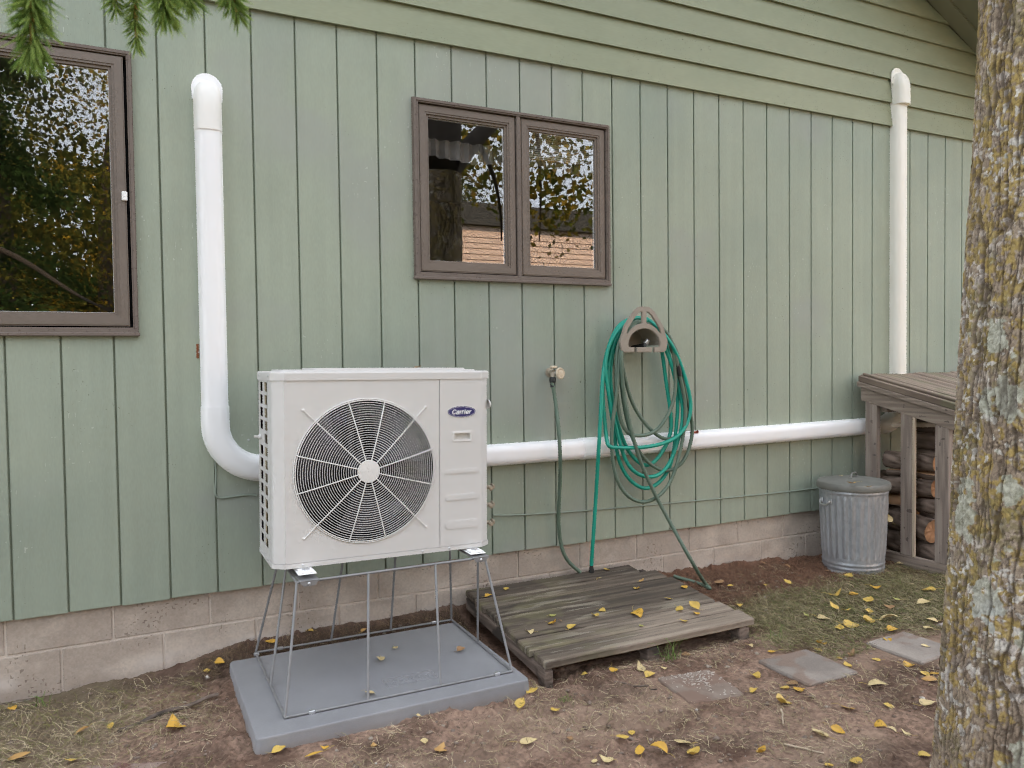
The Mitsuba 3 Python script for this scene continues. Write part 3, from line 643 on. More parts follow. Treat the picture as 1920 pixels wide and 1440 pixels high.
# the unit is modelled in its own axes: x along its front, y to the back, z up; it leans a little
ACR = rot([0, 1, 0], .75)
ACO = np.array([-.0515, -.648, .2372])
def A(m): return moved(m, ACR, ACO)
ac = thing('outdoor_unit', 'off white outdoor heat pump unit with round wire fan grille on a wire stand', 'air conditioner')
W_, D_, H_ = .962, .366, .768
def aco(name, m, bs, parent=None, **k):
    if isinstance(m, list): m = cat_(m)
    return obj(name, A(m), bs, parent or ac, **k)
FX, FZ, FR = .384, .381, .3015
def rbox2(x0, z0, x1, z1, r): return sg.box(x0 + r, z0 + r, x1 - r, z1 - r).buffer(r, quad_segs=5)
BX, BY = .046, .034           # bevel of the front corners
base_z = .020
SX = .7135
front = sg.box(BX, base_z, SX - .0012, H_).difference(sg.Point(FX, FZ).buffer(FR, quad_segs=32))
aco('front_panel', [xz(front, 0, .012)], 'mat_ac_paint')
def bevel(prof, z0, z1):
    """upright sheet along a plan polyline"""
    pts = np.asarray(prof); v = [(x, y, z) for x, y in pts for z in (z0, z1)]
    v += [(x + .001, y + .006, z) for x, y in pts for z in (z0, z1)]
    n = len(pts)
    f = []
    for i in range(n - 1):
        a = 2 * i
        f += [(a, a + 2, a + 3), (a, a + 3, a + 1), (2 * n + a, 2 * n + a + 3, 2 * n + a + 2), (2 * n + a, 2 * n + a + 1, 2 * n + a + 3)]
    return tm(v, f)
def corner(p0, p1, p2, r, n=5):
    """rounds the corner p1"""
    p0, p1, p2 = map(np.asarray, (p0, p1, p2))
    a = p1 + (p0 - p1) / np.linalg.norm(p0 - p1) * r; c = p1 + (p2 - p1) / np.linalg.norm(p2 - p1) * r
    t = np.linspace(0, 1, n)[:, None]
    return [tuple(q) for q in a * (1 - t) ** 2 + 2 * p1 * t * (1 - t) + c * t ** 2]
pl = corner((SX - .3, 0), (BX, 0), (0, BY), .012) + corner((BX, 0), (0, BY), (0, D_), .014) + [(0, .108)]
aco('corner_panel', bevel([(BX + .02, 0.0004)] + pl, base_z, H_), 'mat_ac_paint', smooth=50)
# service panel with its handle, raised ribs
hx, hz = .8215, .508
sp = sg.box(SX + .0012, base_z, W_ - BX, H_).difference(rbox2(hx - .040, hz - .0155, hx + .040, hz + .0155, .003))
sv = aco('service_panel', [xz(sp, -.0015, .012)], 'mat_ac_paint')
prr = corner((W_ - .2, -.0015), (W_ - BX, -.0015), (W_, BY), .012) + corner((W_ - BX, 0), (W_, BY), (W_, D_), .014) + [(W_, D_ - .002)]
aco('corner_panel', bevel([(W_ - BX - .02, -.0011)] + prr, base_z, H_), 'mat_ac_paint', smooth=50)
aco('handle', [xz(rbox2(hx - .047, hz - .0225, hx + .047, hz + .0225, .006).difference(rbox2(hx - .039, hz - .015, hx + .039, hz + .015, .003)), -.0055, .006),
               xz(rbox2(hx - .045, hz - .0205, hx + .045, hz + .0205, .005), .020, .002), box(hx - .041, hx + .041, -.0005, .021, hz - .0185, hz - .0155), box(hx - .041, hx + .041, -.0005, .021, hz + .0155, hz + .0185),
               box(hx - .0425, hx - .040, -.0005, .021, hz - .0155, hz + .0155), box(hx + .040, hx + .0425, -.0005, .021, hz - .0155, hz + .0155)], 'mat_ac_wire', sv)
for rz, rh in ((.352, .024), (.236, .031), (.113, .042)):
    lay = [xz(rbox2(.737 + o, rz - rh / 2 + o, .902 - o, rz + rh / 2 - o, max(rh / 2 - o, .002) * .9), -.0015 - h, h + .001) for o, h in ((0, .0016), (.0022, .0030), (.0045, .0040), (.0072, .0045))]
    aco('rib', lay, 'mat_ac_paint', sv, smooth=60)
# base pan
def prof_plan(o): return sg.Polygon([(BX, -o), (W_ - BX, -o), (W_ + o, BY), (W_ + o, D_ + o), (-o, D_ + o), (-o, BY)])
aco('base_pan', [moved(ext(prof_plan(.0022), base_z - .0015), None, (0, 0, 0))], 'mat_ac_paint')
aco('back_panel', [box(.004, W_ - .004, D_ - .004, D_, base_z, H_)], 'mat_ac_dark')
aco('side_panel', [box(W_ - .006, W_ - .002, BY + .02, D_ - .004, base_z, H_)], 'mat_ac_paint')
# lid
cov = []
for z, o in ((H_ - .003, .0052), (H_ + .026, .0052), (H_ + .031, .003), (H_ + .0335, -.003)):
    cov.append(np.array([(x, y, z) for x, y in np.array(prof_plan(o).exterior.coords)[:-1]]))
v = np.vstack(cov); n = 6; f = []
for r_ in range(3):
    for j in range(n):
        a, b = r_ * n + j, r_ * n + (j + 1) % n
        f += [(a, b, b + n), (a, b + n, a + n)]
f += [(3 * n, 3 * n + j, 3 * n + j + 1) for j in range(1, n - 1)] + [(0, j + 1, j) for j in range(1, n - 1)]
lid = tm(v, f); lid.fix_normals()
raised = sg.box(.20, .07, .84, D_ - .05).buffer(.02)
wide = sg.Polygon([(.10, .045), (.86, .045), (.915, .075), (.915, D_ - .04), (.05, D_ - .04), (.05, .085)])
tc = aco('top_cover', [lid, moved(ext(wide, .007), None, (0, 0, H_ + .033)), moved(ext(raised, .011), None, (0, 0, H_ + .0355))], 'mat_ac_paint')
for y in (.075, .31): aco('screw', dome((-.005, y, H_ + .016), .006, .003, (-1, 0, 0)), 'mat_zinc', tc)
for x in (.115, .632, .757): aco('screw', dome((x, -.0022, .010), .0058, .0035), 'mat_zinc')
# left side: coil behind an open guard of two columns
ys = ((.135, .213), (.252, .332)); zs = [(.058 + k * .0548, .058 + k * .0548 + .0405) for k in range(13)]
g = sg.box(.108, base_z, D_, H_)
for k, (a, b) in enumerate(ys):
    for j, (c, d) in enumerate(zs):
        if k == 1 and j == 8: continue
        g = g.difference(rbox2(a, c, b, d, .004))
m = ext(g, .004); vv_ = m.vertices.copy(); m.vertices = np.stack([vv_[:, 2] - .0, vv_[:, 0], vv_[:, 1]], 1); m.fix_normals()
sg_ = aco('coil_guard', m, 'mat_ac_paint')
aco('knob', [dome((-.001, .30, zs[8][0] + .02), .012, .016, (-1, 0, 0)), cyl((-.012, .30, zs[8][0] + .02), (-.03, .30, zs[8][0] + .022), .006)], 'mat_ac_paint', sg_, smooth=50)
aco('coil', [box(.014, .030, .05, D_ - .03, base_z + .02, H_ - .01)], 'mat_coil')
# inside: shroud, motor bracket, fan
pr = [(FR, .006), (FR - .006, .02), (FR - .012, .05), (FR - .008, .11)]
shr = moved(lathe(pr, 72), align((0, 1, 0)), (FX, 0, FZ))
fan = aco('fan', [shr, box(.06, .70, .215, .225, .03, .75)], 'mat_ac_dark', smooth=40)
aco('motor_bracket', [box(FX - .035, FX - .008, .175, .19, .03, .74), box(FX + .008, FX + .035, .175, .19, .03, .74)], 'mat_fan', fan)
aco('fan_hub', moved(lathe([(.001, 0), (.05, .004), (.062, .02), (.062, .10)], 32), align((0, 1, 0)), (FX, .045, FZ)), 'mat_fan', fan, smooth=40)
for k in range(3):
    v = []; nr, na = 8, 10
    for i in range(nr):
        r_ = .058 + (.283 - .058) * i / (nr - 1)
        for j in range(na):
            s_ = j / (na - 1)
            a_ = k * 2.0944 + .5 + (.25 + .85 * (i / (nr - 1)) ** .7) * (s_ - .5) * 1.25 + .25 * (i / (nr - 1))
            v.append((FX + r_ * math.cos(a_), .055 + .085 * s_, FZ + r_ * math.sin(a_)))
    f = [q for i in range(nr - 1) for j in range(na - 1) for a_ in [i * na + j] for q in ((a_, a_ + na, a_ + na + 1), (a_, a_ + na + 1, a_ + 1))]
    aco('fan_blade', tm(v, f), 'mat_fan', fan, smooth=True)
# wire grille: domed rings and spokes
def gy(r): return -.004 - .026 * (1 - (r / .305) ** 2) ** .8
gr = aco('fan_grille', moved(lathe([(.001, -.003), (.046, -.003), (.0485, -.001), (.0485, .002)], 40), align((0, 1, 0)), (FX, gy(.04) - .001, FZ)), 'mat_ac_wire', smooth=40)
rings = []
th = np.linspace(0, 2 * np.pi, 97)[:-1]
rr = list(np.linspace(.0570, .2890, 25)) + [.2985, .3050]
for r_ in rr:
    w = .0013 if r_ < .295 else .0026
    rings.append(tube(np.stack([FX + r_ * np.cos(th), np.full(96, gy(min(r_, .3045))), FZ + r_ * np.sin(th)], 1), w, 6, closed=True))
aco('ring', rings, 'mat_ac_wire', gr, smooth=True, kind='stuff')
for k in range(12):
    a_ = math.radians(15 + 30 * k); far = .372 if k in (1, 4, 7, 10) else .3055
    q = [(FX + r_ * math.cos(a_), (gy(min(r_, .3045)) - .0022) if r_ < .306 else -.0035, FZ + r_ * math.sin(a_)) for r_ in list(np.linspace(.044, .3045, 9)) + ([far] if far > .31 else [])]
    ms = [tube(q, .0027, 6)]
    if far > .31: ms.append(dome((q[-1][0], -.0005, q[-1][2]), .0068, .0065))
    aco('spoke', ms, 'mat_ac_wire', gr, smooth=50)
# badge
bx, bz = .8185, .6185
el = lambda a, b: sg.Polygon([(bx + a * math.cos(t), bz + b * math.sin(t)) for t in np.linspace(0, 2 * math.pi, 64)[:-1]])
bd = aco('badge', xz(el(.0690, .0268), -.0035, .003), 'mat_badge_silver', sv, label='navy oval badge lettered Carrier')
scene_k = [xz(el(.0672, .0250), -.0042, .002)]
aco('badge', scene_k, 'mat_badge_blue', sv)
aco('badge', xz(el(.0635, .0222).difference(el(.0622, .0209)), -.0046, .001), 'mat_badge_silver', sv)
tx = meshkit.text_mesh('Carrier', .0205, .0012, bold=True)
v = tx.vertices.copy(); v[:, 0] += .26 * v[:, 1]; v[:, 0] *= .98
v[:, :2] -= (v[:, :2].min(0) + v[:, :2].max(0)) / 2
tx.vertices = np.stack([bx + v[:, 0] * 1.04, -.0046 - v[:, 2], bz + v[:, 1]], 1); tx.fix_normals()
aco('lettering', tx, 'mat_white_paint', sv)
# feet that stick out below the front, and the valves on the right
for x in (.118, .868):
    ft = aco('foot', [box(x - .034, x + .040, -.066, .05, -.0145, -.0115, .001), box(x - .028, x + .034, -.060, .05, -.012, -.003, .0045)], 'mat_white_paint')
    aco('bolt', [bolt((x + .004, -.024, -.003), .0085, .008, (0, 0, 1)), moved(lathe([(.017, 0), (.017, .002), (.008, .0022)], 20), None, (x + .004, -.024, -.0035))], 'mat_zinc', ft)
for z in (.253, .170, .0855):
    c = (W_ + .012, .10, z)
    aco('valve', [cyl((W_ - .004, .10, z), (W_ + .055, .10, z), .0095), bolt((W_ + .050, .10, z), .0115, .014, (1, 0, 0)), cyl((W_ + .036, .10, z), (W_ + .036, .075, z - .004), .008), bolt((W_ + .036, .077, z - .004), .008, .01)], 'mat_dull_brass', smooth=30)
aco('side_handle', dome((W_ - .001, .03, .648), .021, .016, (1, 0, 0)), 'mat_ac_paint', smooth=50)

# ---------------------------------------------------------------- line covers on the wall
DR, DEP = .0585, .075            # half width, depth
def duct_profile(w=DR, d=DEP, n=22):
    """half-round-ish section: (across, out), open to the wall"""
    t = np.linspace(0, math.pi, n)
    x = w * np.sign(np.cos(t)) * np.abs(np.cos(t)) ** .62
    return np.stack([x, d * np.sin(t) ** .62], 1)
def duct(path, w=DR, d=DEP, thick=.0):
    """path: points (x, z) on the wall"""
    p = np.asarray(path, float); t = np.gradient(p, axis=0); t /= np.linalg.norm(t, axis=1, keepdims=True)
    nrm = np.stack([t[:, 1], -t[:, 0]], 1)
    w_ = np.broadcast_to(w, (len(p),)); d_ = np.broadcast_to(d, (len(p),))
    v = []
    for i in range(len(p)):
        s = duct_profile(w_[i], d_[i])
        q = p[i] + s[:, :1] * nrm[i]
        v.append(np.stack([q[:, 0], -.0025 - s[:, 1], q[:, 1]], 1))
    n = len(v[0]); v = np.vstack(v)
    f = [k for i in range(len(p) - 1) for j in range(n - 1) for a in [i * n + j] for k in ((a, a + n, a + n + 1), (a, a + n + 1, a + 1))]
    for e in (0, len(p) - 1):
        f += [(e * n, e * n + j, e * n + j + 1) if e == 0 else (e * n, e * n + j + 1, e * n + j) for j in range(1, n - 1)]
    return tm(v, f)
def straight(a, b, n=2): return np.linspace(a, b, n)
def elbow(c, r, a0, a1, n=22):
    t = np.radians(np.linspace(a0, a1, n)); return np.stack([c[0] + r * np.cos(t), c[1] + r * np.sin(t)], 1)
def cap(x, zb, zt, w=.0605, d=.079):
    """the rounded flashing hood at the top: grows into the wall at its upper end"""
    zz = np.r_[np.linspace(zb, zb + .055, 3), np.linspace(zb + .06, zt, 16)]
    s = np.clip((zz - (zb + .075)) / (zt - zb - .075), 0, 1)
    dd = d * np.sqrt(np.clip(1 - s ** 2.6, .0, 1)) * np.where(zz < zb + .055, 1, .985) + .001
    ww = w * np.where(s > .45, np.sqrt(np.clip(1 - ((s - .45) / .56) ** 2, .004, 1)), 1) * np.where(zz < zb + .056, 1.0, 1.0 + .02 * s)
    return duct(np.stack([np.full_like(zz, x), zz], 1), ww, dd)
def flange(x, z, w, h):
    p = sg.Polygon([(x + w * math.cos(t), z + h * math.sin(t)) for t in np.linspace(0, 2 * math.pi, 48)[:-1]]).union(sg.box(x - w * .97, z - .05, x + w * .97, z))
    return xz(p, -.009, .007)
def screw(x, y, z, par, ax=(0, -1, 0)):
    obj('screw', dome((x, y, z), .0048, .003, ax, 8), 'mat_zinc', par)
lc = thing('line_set_cover', 'white plastic pipe cover left of the outdoor unit, rising beside the large window', 'pipe cover')
LX, HZ = -.199, .573
obj('duct', duct(straight((LX, .845), (LX, 2.17), 6)), 'mat_pvc', lc, smooth=40)
e1 = np.vstack([straight((LX, .875), (LX, .80), 3)[:-1], elbow((LX + .215, HZ + .215), .215, 180, 270), straight((LX + .23, HZ), (.10, HZ), 2)])
el1 = obj('elbow', duct(e1, DR + .0035, DEP + .004), 'mat_pvc', lc, smooth=40)
for x, y, z in ((LX - .050, -.045, .850), (LX + .052, -.043, .856), (LX + .088, -.052, .560), (LX + .14, -.055, .715), (LX + .17, -.04, .52)): screw(x, y, z, el1)
hd = obj('hood', [cap(LX, 2.135, 2.375)], 'mat_pvc_aged', lc, smooth=50)
obj('flange', flange(LX, 2.335, .068, .072), 'mat_pvc', lc)
screw(LX - .046, -.060, 2.172, hd); screw(LX + .050, -.052, 2.168, hd)
lr = thing('line_set_cover', 'long white pipe cover behind the green hoses, rising above the woodshed roof', 'pipe cover')
RX, RZ = 4.508, .565
obj('duct', duct(straight((.55, .553), (1.86, .553), 4)), 'mat_pvc', lr, smooth=40)
obj('duct', duct(np.array([(1.80, .553), (2.6, .555), (3.4, .559), (4.24, RZ)])), 'mat_pvc', lr, smooth=40)
cp = obj('coupling', duct(straight((1.775, .553), (1.895, .553), 2), DR + .0035, DEP + .004), 'mat_pvc', lr, smooth=40)
screw(1.79, -.074, .578, cp); screw(1.875, -.074, .580, cp)
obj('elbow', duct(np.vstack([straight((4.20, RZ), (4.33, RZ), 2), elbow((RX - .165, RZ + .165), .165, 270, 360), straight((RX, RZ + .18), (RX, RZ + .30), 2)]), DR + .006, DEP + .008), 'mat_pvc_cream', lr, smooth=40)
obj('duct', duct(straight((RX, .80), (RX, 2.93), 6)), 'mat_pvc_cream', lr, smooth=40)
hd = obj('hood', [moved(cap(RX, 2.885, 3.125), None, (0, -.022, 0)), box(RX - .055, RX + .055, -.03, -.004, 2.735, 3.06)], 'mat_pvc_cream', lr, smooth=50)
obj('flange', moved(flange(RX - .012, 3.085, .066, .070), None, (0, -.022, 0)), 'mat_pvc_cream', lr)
screw(RX - .046, -.085, 2.935, hd)
clip = thing('pipe_clip', 'small rusty red clip on the white pipe right of the hose coil', 'clip')
obj('strap', [box(2.555, 2.600, -.072, -.052, .607, .615, .002), dome((2.602, -.066, .613), .010, .010, (1, 0, 0))], 'mat_red_plastic', clip)
nail = thing('wall_hook', 'small rusty hook on the siding beside the left pipe', 'hook')
obj('plate', [box(-.272, -.262, -.006, -.0005, 1.100, 1.165, .001)], 'mat_rust', nail)
obj('pin', cyl((-.266, -.004, 1.128), (-.235, -.028, 1.126), .0025), 'mat_zinc', nail)
for nm, pts, lab in (('cable', CABLE, 'thin green painted cable along the siding right of the outdoor unit'), ('cable', CABLE2, 'thin grey cable below the left pipe elbow, running behind the outdoor unit')):
    k = thing(nm, lab, 'cable')
    obj('wire', tube(spline(pts, .03), .0042, 8), 'mat_cable_green', k, smooth=True)

# ---------------------------------------------------------------- tap, hoses, hanger
tap = thing('outdoor_tap', 'tan outdoor tap on the siding with a green hose screwed on', 'tap')
obj('valve_body', [cyl((1.590, .0, 1.0), (1.590, -.055, 1.0), .015), cyl((1.590, -.040, 1.005), (1.572, -.075, .965), .0135), moved(lathe([(.026, 0), (.026, .005), (.012, .007)], 20), align((0, -1, 0)), (1.590, -.0005, 1.0))], 'mat_dull_brass', tap, smooth=35)
hw = [moved(tube([(.027 * math.cos(t), .027 * math.sin(t), 0) for t in np.linspace(0, 2 * math.pi, 25)[:-1]], .007, 8, closed=True), align((.25, -1, .1)), (1.612, -.088, .995)),
      moved(lathe([(.001, .009), (.022, .006), (.024, 0), (.001, 0)], 18), align((.25, -1, .1)), (1.612, -.088, .993)), box(1.565, 1.605, -.075, -.045, 1.022, 1.038, .005)]
obj('hand_wheel', hw, 'mat_bib_tan', tap, smooth=40)
obj('stem', cyl((1.596, -.05, .998), (1.612, -.094, .995), .009), 'mat_zinc', tap)
obj('hose_nut', [moved(lathe([(.015, 0), (.019, .006), (.019, .026), (.015, .032)], 12), align((-.05, -.1, -1)), (1.570, -.074, .975)), cyl((1.570, -.075, .95), (1.567, -.078, .918), .013)], 'mat_black_plastic', tap, smooth=30)
HR = .0112
th_ = thing('garden_hose', 'bright teal garden hose coiled on the wall hanger, one end resting on the deck', 'hose')
obj('hose', tube(spline(TEAL, .010), HR, 10), 'mat_hose_teal', th_, smooth=True)
obj('end_cap', moved(lathe([(.001, -.030), (.014, -.030), (.015, -.022), (.013, .0), (.011, .012)], 14), None, (1.829, -.051, -.140)), 'mat_black_plastic', th_, smooth=40)
gh = thing('garden_hose', 'dull dark green hose running from the tap behind the deck up to the hanger coil', 'hose')
obj('hose', tube(spline(GREEN, .010), HR * .97, 10), 'mat_hose_green', gh, smooth=True)
obj('hose', tube(spline(SPIG, .012), HR * .97, 10), 'mat_hose_green', gh, smooth=True)
obj('mender', [cyl((2.392, -.150, 1.02), (2.400, -.152, .985), .0135), cyl((2.385, -.149, 1.045), (2.404, -.152, .965), .0122)], 'mat_black_plastic', gh, smooth=30)
hg = thing('hose_hanger', 'tan plastic hose hanger on the siding carrying the coiled hoses', 'hose hanger')
def tri(o):
    """the rounded triangular outline of the hanger, shrunk by o"""
    p = sg.Polygon([(1.962, 1.108), (2.278, 1.108), (2.290, 1.172), (2.258, 1.262), (2.196, 1.345), (2.158, 1.372), (2.086, 1.372), (2.048, 1.345), (1.984, 1.262), (1.952, 1.172)])
    return p.buffer(-.028 - o).buffer(.028, quad_segs=6)
outer = tri(0)
arch = sg.Polygon([(2.122 + .112 * math.cos(t), 1.150 + .095 * math.sin(t)) for t in np.linspace(0, math.pi, 24)]).union(rbox2(2.012, 1.138, 2.232, 1.165, .012))
slots = tri(.030).intersection(sg.box(1.9, 1.215, 2.5, 1.5)).difference(sg.Point(2.122, 1.138).buffer(.138, quad_segs=12)).difference(sg.box(2.110, 1.0, 2.134, 1.5).buffer(.004))
face = outer.difference(arch).difference(slots.buffer(-.004).buffer(.004)).difference(sg.box(2.052, 1.08, 2.067, 1.139)).difference(sg.box(2.177, 1.08, 2.192, 1.139))
YF = -.180
obj('face', [xz(face, YF, .010), xz(face.buffer(-.003), YF - .003, .003)], 'mat_tan_plastic', hg)
sad = []
for t in np.linspace(0, math.pi, 25):
    sad.append((2.122 + .128 * math.cos(t), 1.150 + .118 * math.sin(t)))
v = [(x, y, z) for x, z in sad for y in (-.004, YF + .006)] + [(2.122 + (x - 2.122) * .94, y, 1.150 + (z - 1.150) * .93) for x, z in sad for y in (-.004, YF + .006)]
f = []
for i in range(24):
    a = 2 * i; f += [(a, a + 1, a + 3), (a, a + 3, a + 2), (50 + a, 50 + a + 3, 50 + a + 1), (50 + a, 50 + a + 2, 50 + a + 3)]
obj('saddle', tm(v, f), 'mat_tan_plastic', hg, smooth=40)
obj('back_plate', [xz(sg.box(2.02, 1.125, 2.225, 1.245), -.008, .007), xz(sg.Point(2.076, 1.17).buffer(.03).difference(sg.Point(2.076, 1.17).buffer(.024)), -.012, .004)], 'mat_tan_plastic', hg)
obj('lip', box(2.070, 2.174, YF - .003, YF + .045, 1.114, 1.134, .003), 'mat_tan_plastic', hg)
noz = thing('hose_nozzle', 'dark spray nozzle stowed inside the hose hanger', 'nozzle')
obj('body', [cyl((2.131, -.05, 1.138), (2.150, -.15, 1.150), .013), cyl((2.116, -.06, 1.132), (2.10, -.12, 1.132), .009)], 'mat_black_plastic', noz, smooth=40)
obj('tip', [moved(lathe([(.014, 0), (.018, .02), (.012, .045)], 14), align((.35, -.5, .8)), (2.163, -.12, 1.147))], 'mat_zinc', noz, smooth=40)

# ---------------------------------------------------------------- the low deck
def deck_z(y): return -.165 - .0944 * (-.02 - y)
deck = thing('wooden_deck', 'low weathered plank deck against the wall, between the grey pad and the stepping stones', 'deck')
rng = np.random.default_rng(21)
def worn_board(x0, x1, y0, y1, z0, z1, amp=.0022, seed=0, axis=0, c=.004):
    """a board with slightly wavy, eroded edges; its long side along the axis"""
    m = box(x0, x1, y0, y1, z0, z1, c)
    lo, hi = m.bounds
    m = m.subdivide_to_size(.05, max_iter=7)
    v = m.vertices.copy()
    d = np.stack([meshkit.fbm(v * 11 + seed * 7.3 + k * 31, 3, k) - .5 for k in range(3)], 1)
    m.vertices = v + d * amp * 2 * np.array([1, 1.2, .9]); return m
ys = np.linspace(-.922, -.018, 8)
for k in range(7):
    a, b = ys[k] + .0055, ys[k + 1] - .0055
    xo = rng.uniform(-.010, .010); xr = rng.uniform(-.012, .012)
    x0, x1 = 1.036 + xo, 2.236 + xr + .018 * (k == 0) - .02 * (k > 4)
    if k == 6: x1 -= .10
    m = worn_board(x0, x1, a, b, 0, .036, .0042, k, c=.006)
    v = m.vertices.copy(); v[:, 2] += deck_z(v[:, 1]) - .036 + rng.uniform(-.0015, .0015); m.vertices = v
    obj('plank', m, 'mat_deck', deck)
for x in (1.062, 1.625, 2.190):
    m = worn_board(x - .020, x + .020, -.905, -.03, -.100, -.0375, .003, x)
    v = m.vertices.copy(); v[:, 2] += deck_z(v[:, 1]); m.vertices = v
    obj('joist', m, 'mat_deck_side', deck)
for x in (1.064, 1.628, 2.19):
    zb_ = float(ground_height(x, -.88)) - .02
    obj('leg', worn_board(x - .022 - .012 * (x > 1.1), x + .022 + .014 * (x > 1.1), -.909, -.845, zb_ - .05, deck_z(-.88) - .048, .003, x + 3), 'mat_deck_side', deck)

# ---------------------------------------------------------------- stepping stones
def slab(name, lab, cx, cy, w, d, rz, ztop, th=.045, bs='mat_concrete', amp=.004, seed=1, cat='stepping stone', group=None):
    p = sg.box(-w / 2, -d / 2, w / 2, d / 2).buffer(-.02).buffer(.02, quad_segs=3)
    g = 36
    xs, ysx = np.linspace(-w / 2, w / 2, g), np.linspace(-d / 2, d / 2, g)
    m = box(-w / 2, w / 2, -d / 2, d / 2, -th, 0, .007).subdivide_to_size(.03, max_iter=6)
    v = m.vertices.copy()
    n = np.stack([meshkit.fbm(v * 14 + seed * 3.1 + k * 17, 4, k) - .5 for k in range(3)], 1)
    v = v + n * amp * np.array([3.0, 3.0, 1.0]); m.vertices = v
    m = moved(m, rot([0, 0, 1], rz), (cx, cy, ztop))
    k = thing(name, lab, cat, group)
    obj('slab', m, bs, k, smooth=40)
    return k
slab('stepping_stone', 'square grey stepping stone nearest the deck', 2.160, -1.338, .305, .300, -1, -.325, seed=2)
slab('stepping_stone', 'square grey stepping stone half hidden by the lichened tree trunk', 2.785, -1.405, .300, .290, 3, -.324, seed=5)
slab('stepping_stone', 'grey stepping stone barely showing behind the trunk edge', 3.33, -1.40, .30, .30, 0, -.330, seed=7)
ag = slab('pebble_slab', 'half buried pebbled concrete slab in front of the deck', 1.605, -1.265, .27, .27, -8, -.3285, .05, 'mat_aggregate', .012, 9, 'paving slab')
rng = np.random.default_rng(3)
pv, pc = [], []
ico = trimesh.creation.icosphere(1, 1.0)
def gravel(cx, cy, w, d, rz, ztop, n, s0, s1):
    out = []
    R = rot([0, 0, 1], rz)
    for _ in range(n):
        u = rng.uniform(-.49, .49, 2) * (w, d)
        if u[0] * .8 + u[1] * .6 < -.03 + rng.normal() * .04: continue
        q = (R @ [u[0], u[1], 0]) + (cx, cy, ztop + rng.uniform(-.003, .0015))
        s = rng.uniform(s0, s1)
        m = ico.copy(); m.vertices = (m.vertices * (1 + .2 * rng.normal(size=(42, 1)))) @ rot(rng.normal(size=3), rng.uniform(0, 360)).T * [s, s * .8, s * .6] + q
        out.append(m)
    return out
obj('pebbles', gravel(1.605, -1.265, .26, .26, -8, -.3300, 520, .0025, .0060), 'mat_pebble', ag, smooth=60, kind='stuff')
stn = slab('flat_stone', 'reddish flat stone sunk in the soil at the bottom left edge', -.60, -.855, .34, .13, -24, -.346, .05, 'mat_red_stone', .02, 11, 'stone')

# ---------------------------------------------------------------- galvanised bin
can = thing('trash_can', 'galvanised metal trash can with a lid beside the woodshed', 'trash can')
CX, CY, CZ = 3.722, -.292, float(ground_height(3.72, -.42)) - .006
Hc = .582
def flute(g, r, z):
    k = np.clip((z - .10) / .03, 0, 1) * np.clip((Hc - .085 - z) / .03, 0, 1)
    return r + k * (.0045 * np.tanh(2.2 * np.cos(g * 28)))
prof = []
for z in np.r_[0, .004, np.linspace(.012, .10, 14), np.linspace(.105, Hc - .075, 14), np.linspace(Hc - .07, Hc, 12)]:
    r_ = .188 + (.213 - .188) * z / Hc
    if z < .004: r_ += .004
    elif z < .012: r_ += .006
    r_ += .0045 * (np.exp(-((z - .035) / .006) ** 2) + np.exp(-((z - .062) / .006) ** 2) + np.exp(-((z - (Hc - .055)) / .007) ** 2) + np.exp(-((z - (Hc - .03)) / .007) ** 2))
    prof.append((r_, z))
obj('body', moved(lathe(prof + [(.20, Hc), (.16, Hc - .02)], 224, flute), None, (CX, CY, CZ)), 'mat_galvanised', can, smooth=50)
lz = CZ + Hc
lp = [(.219, -.040), (.2235, -.041), (.2275, -.036), (.2285, -.020), (.2275, -.006), (.222, .004), (.205, .008), (.200, .0115), (.172, .0125), (.168, .016), (.140, .0175), (.136, .0205), (.108, .0215), (.104, .0245), (.070, .0255), (.066, .028), (.001, .029)]
lidk = obj('lid', moved(lathe(lp, 64), None, (CX, CY, lz)), 'mat_galvanised_lid', can, smooth=40)
hp = [(-.055, 0, .026), (-.050, 0, .040), (-.036, 0, .052), (0, 0, .056), (.036, 0, .052), (.050, 0, .040), (.055, 0, .026)]
hm = tube(spline(hp, .006), .0065, 8); hm = moved(hm, rot([0, 0, 1], 20), (CX + .005, CY, lz))
obj('handle', [hm] + [moved(box(s * .055 - .016, s * .055 + .016, -.012, .012, .024, .0325, .002), rot([0, 0, 1], 20), (CX + .005, CY, lz)) for s in (-1, 1)], 'mat_galvanised_lid', lidk, smooth=40)
def side_handle(ang):
    d = np.array([math.cos(ang), math.sin(ang), 0]); t = np.array([-d[1], d[0], 0]); c = np.array([CX, CY, CZ + Hc - .115])
    q = [c + d * o + t * s + np.array([0, 0, z]) for o, s, z in ((.208, -.045, .0), (.222, -.045, -.006), (.228, -.030, -.022), (.228, 0, -.026), (.228, .030, -.022), (.222, .045, -.006), (.208, .045, .0))]
    pl = [moved(box(-.014, .014, -.003, .003, -.016, .016, .001), np.stack([t, d, [0, 0, 1]], 1), c + d * .209 + t * s) for s in (-.045, .045)]
    return cat_([tube(spline(q, .006), .0055, 8)] + pl)
obj('side_handle', side_handle(math.radians(168)), 'mat_zinc', can, smooth=40)
obj('side_handle', side_handle(math.radians(348)), 'mat_zinc', can, smooth=40)

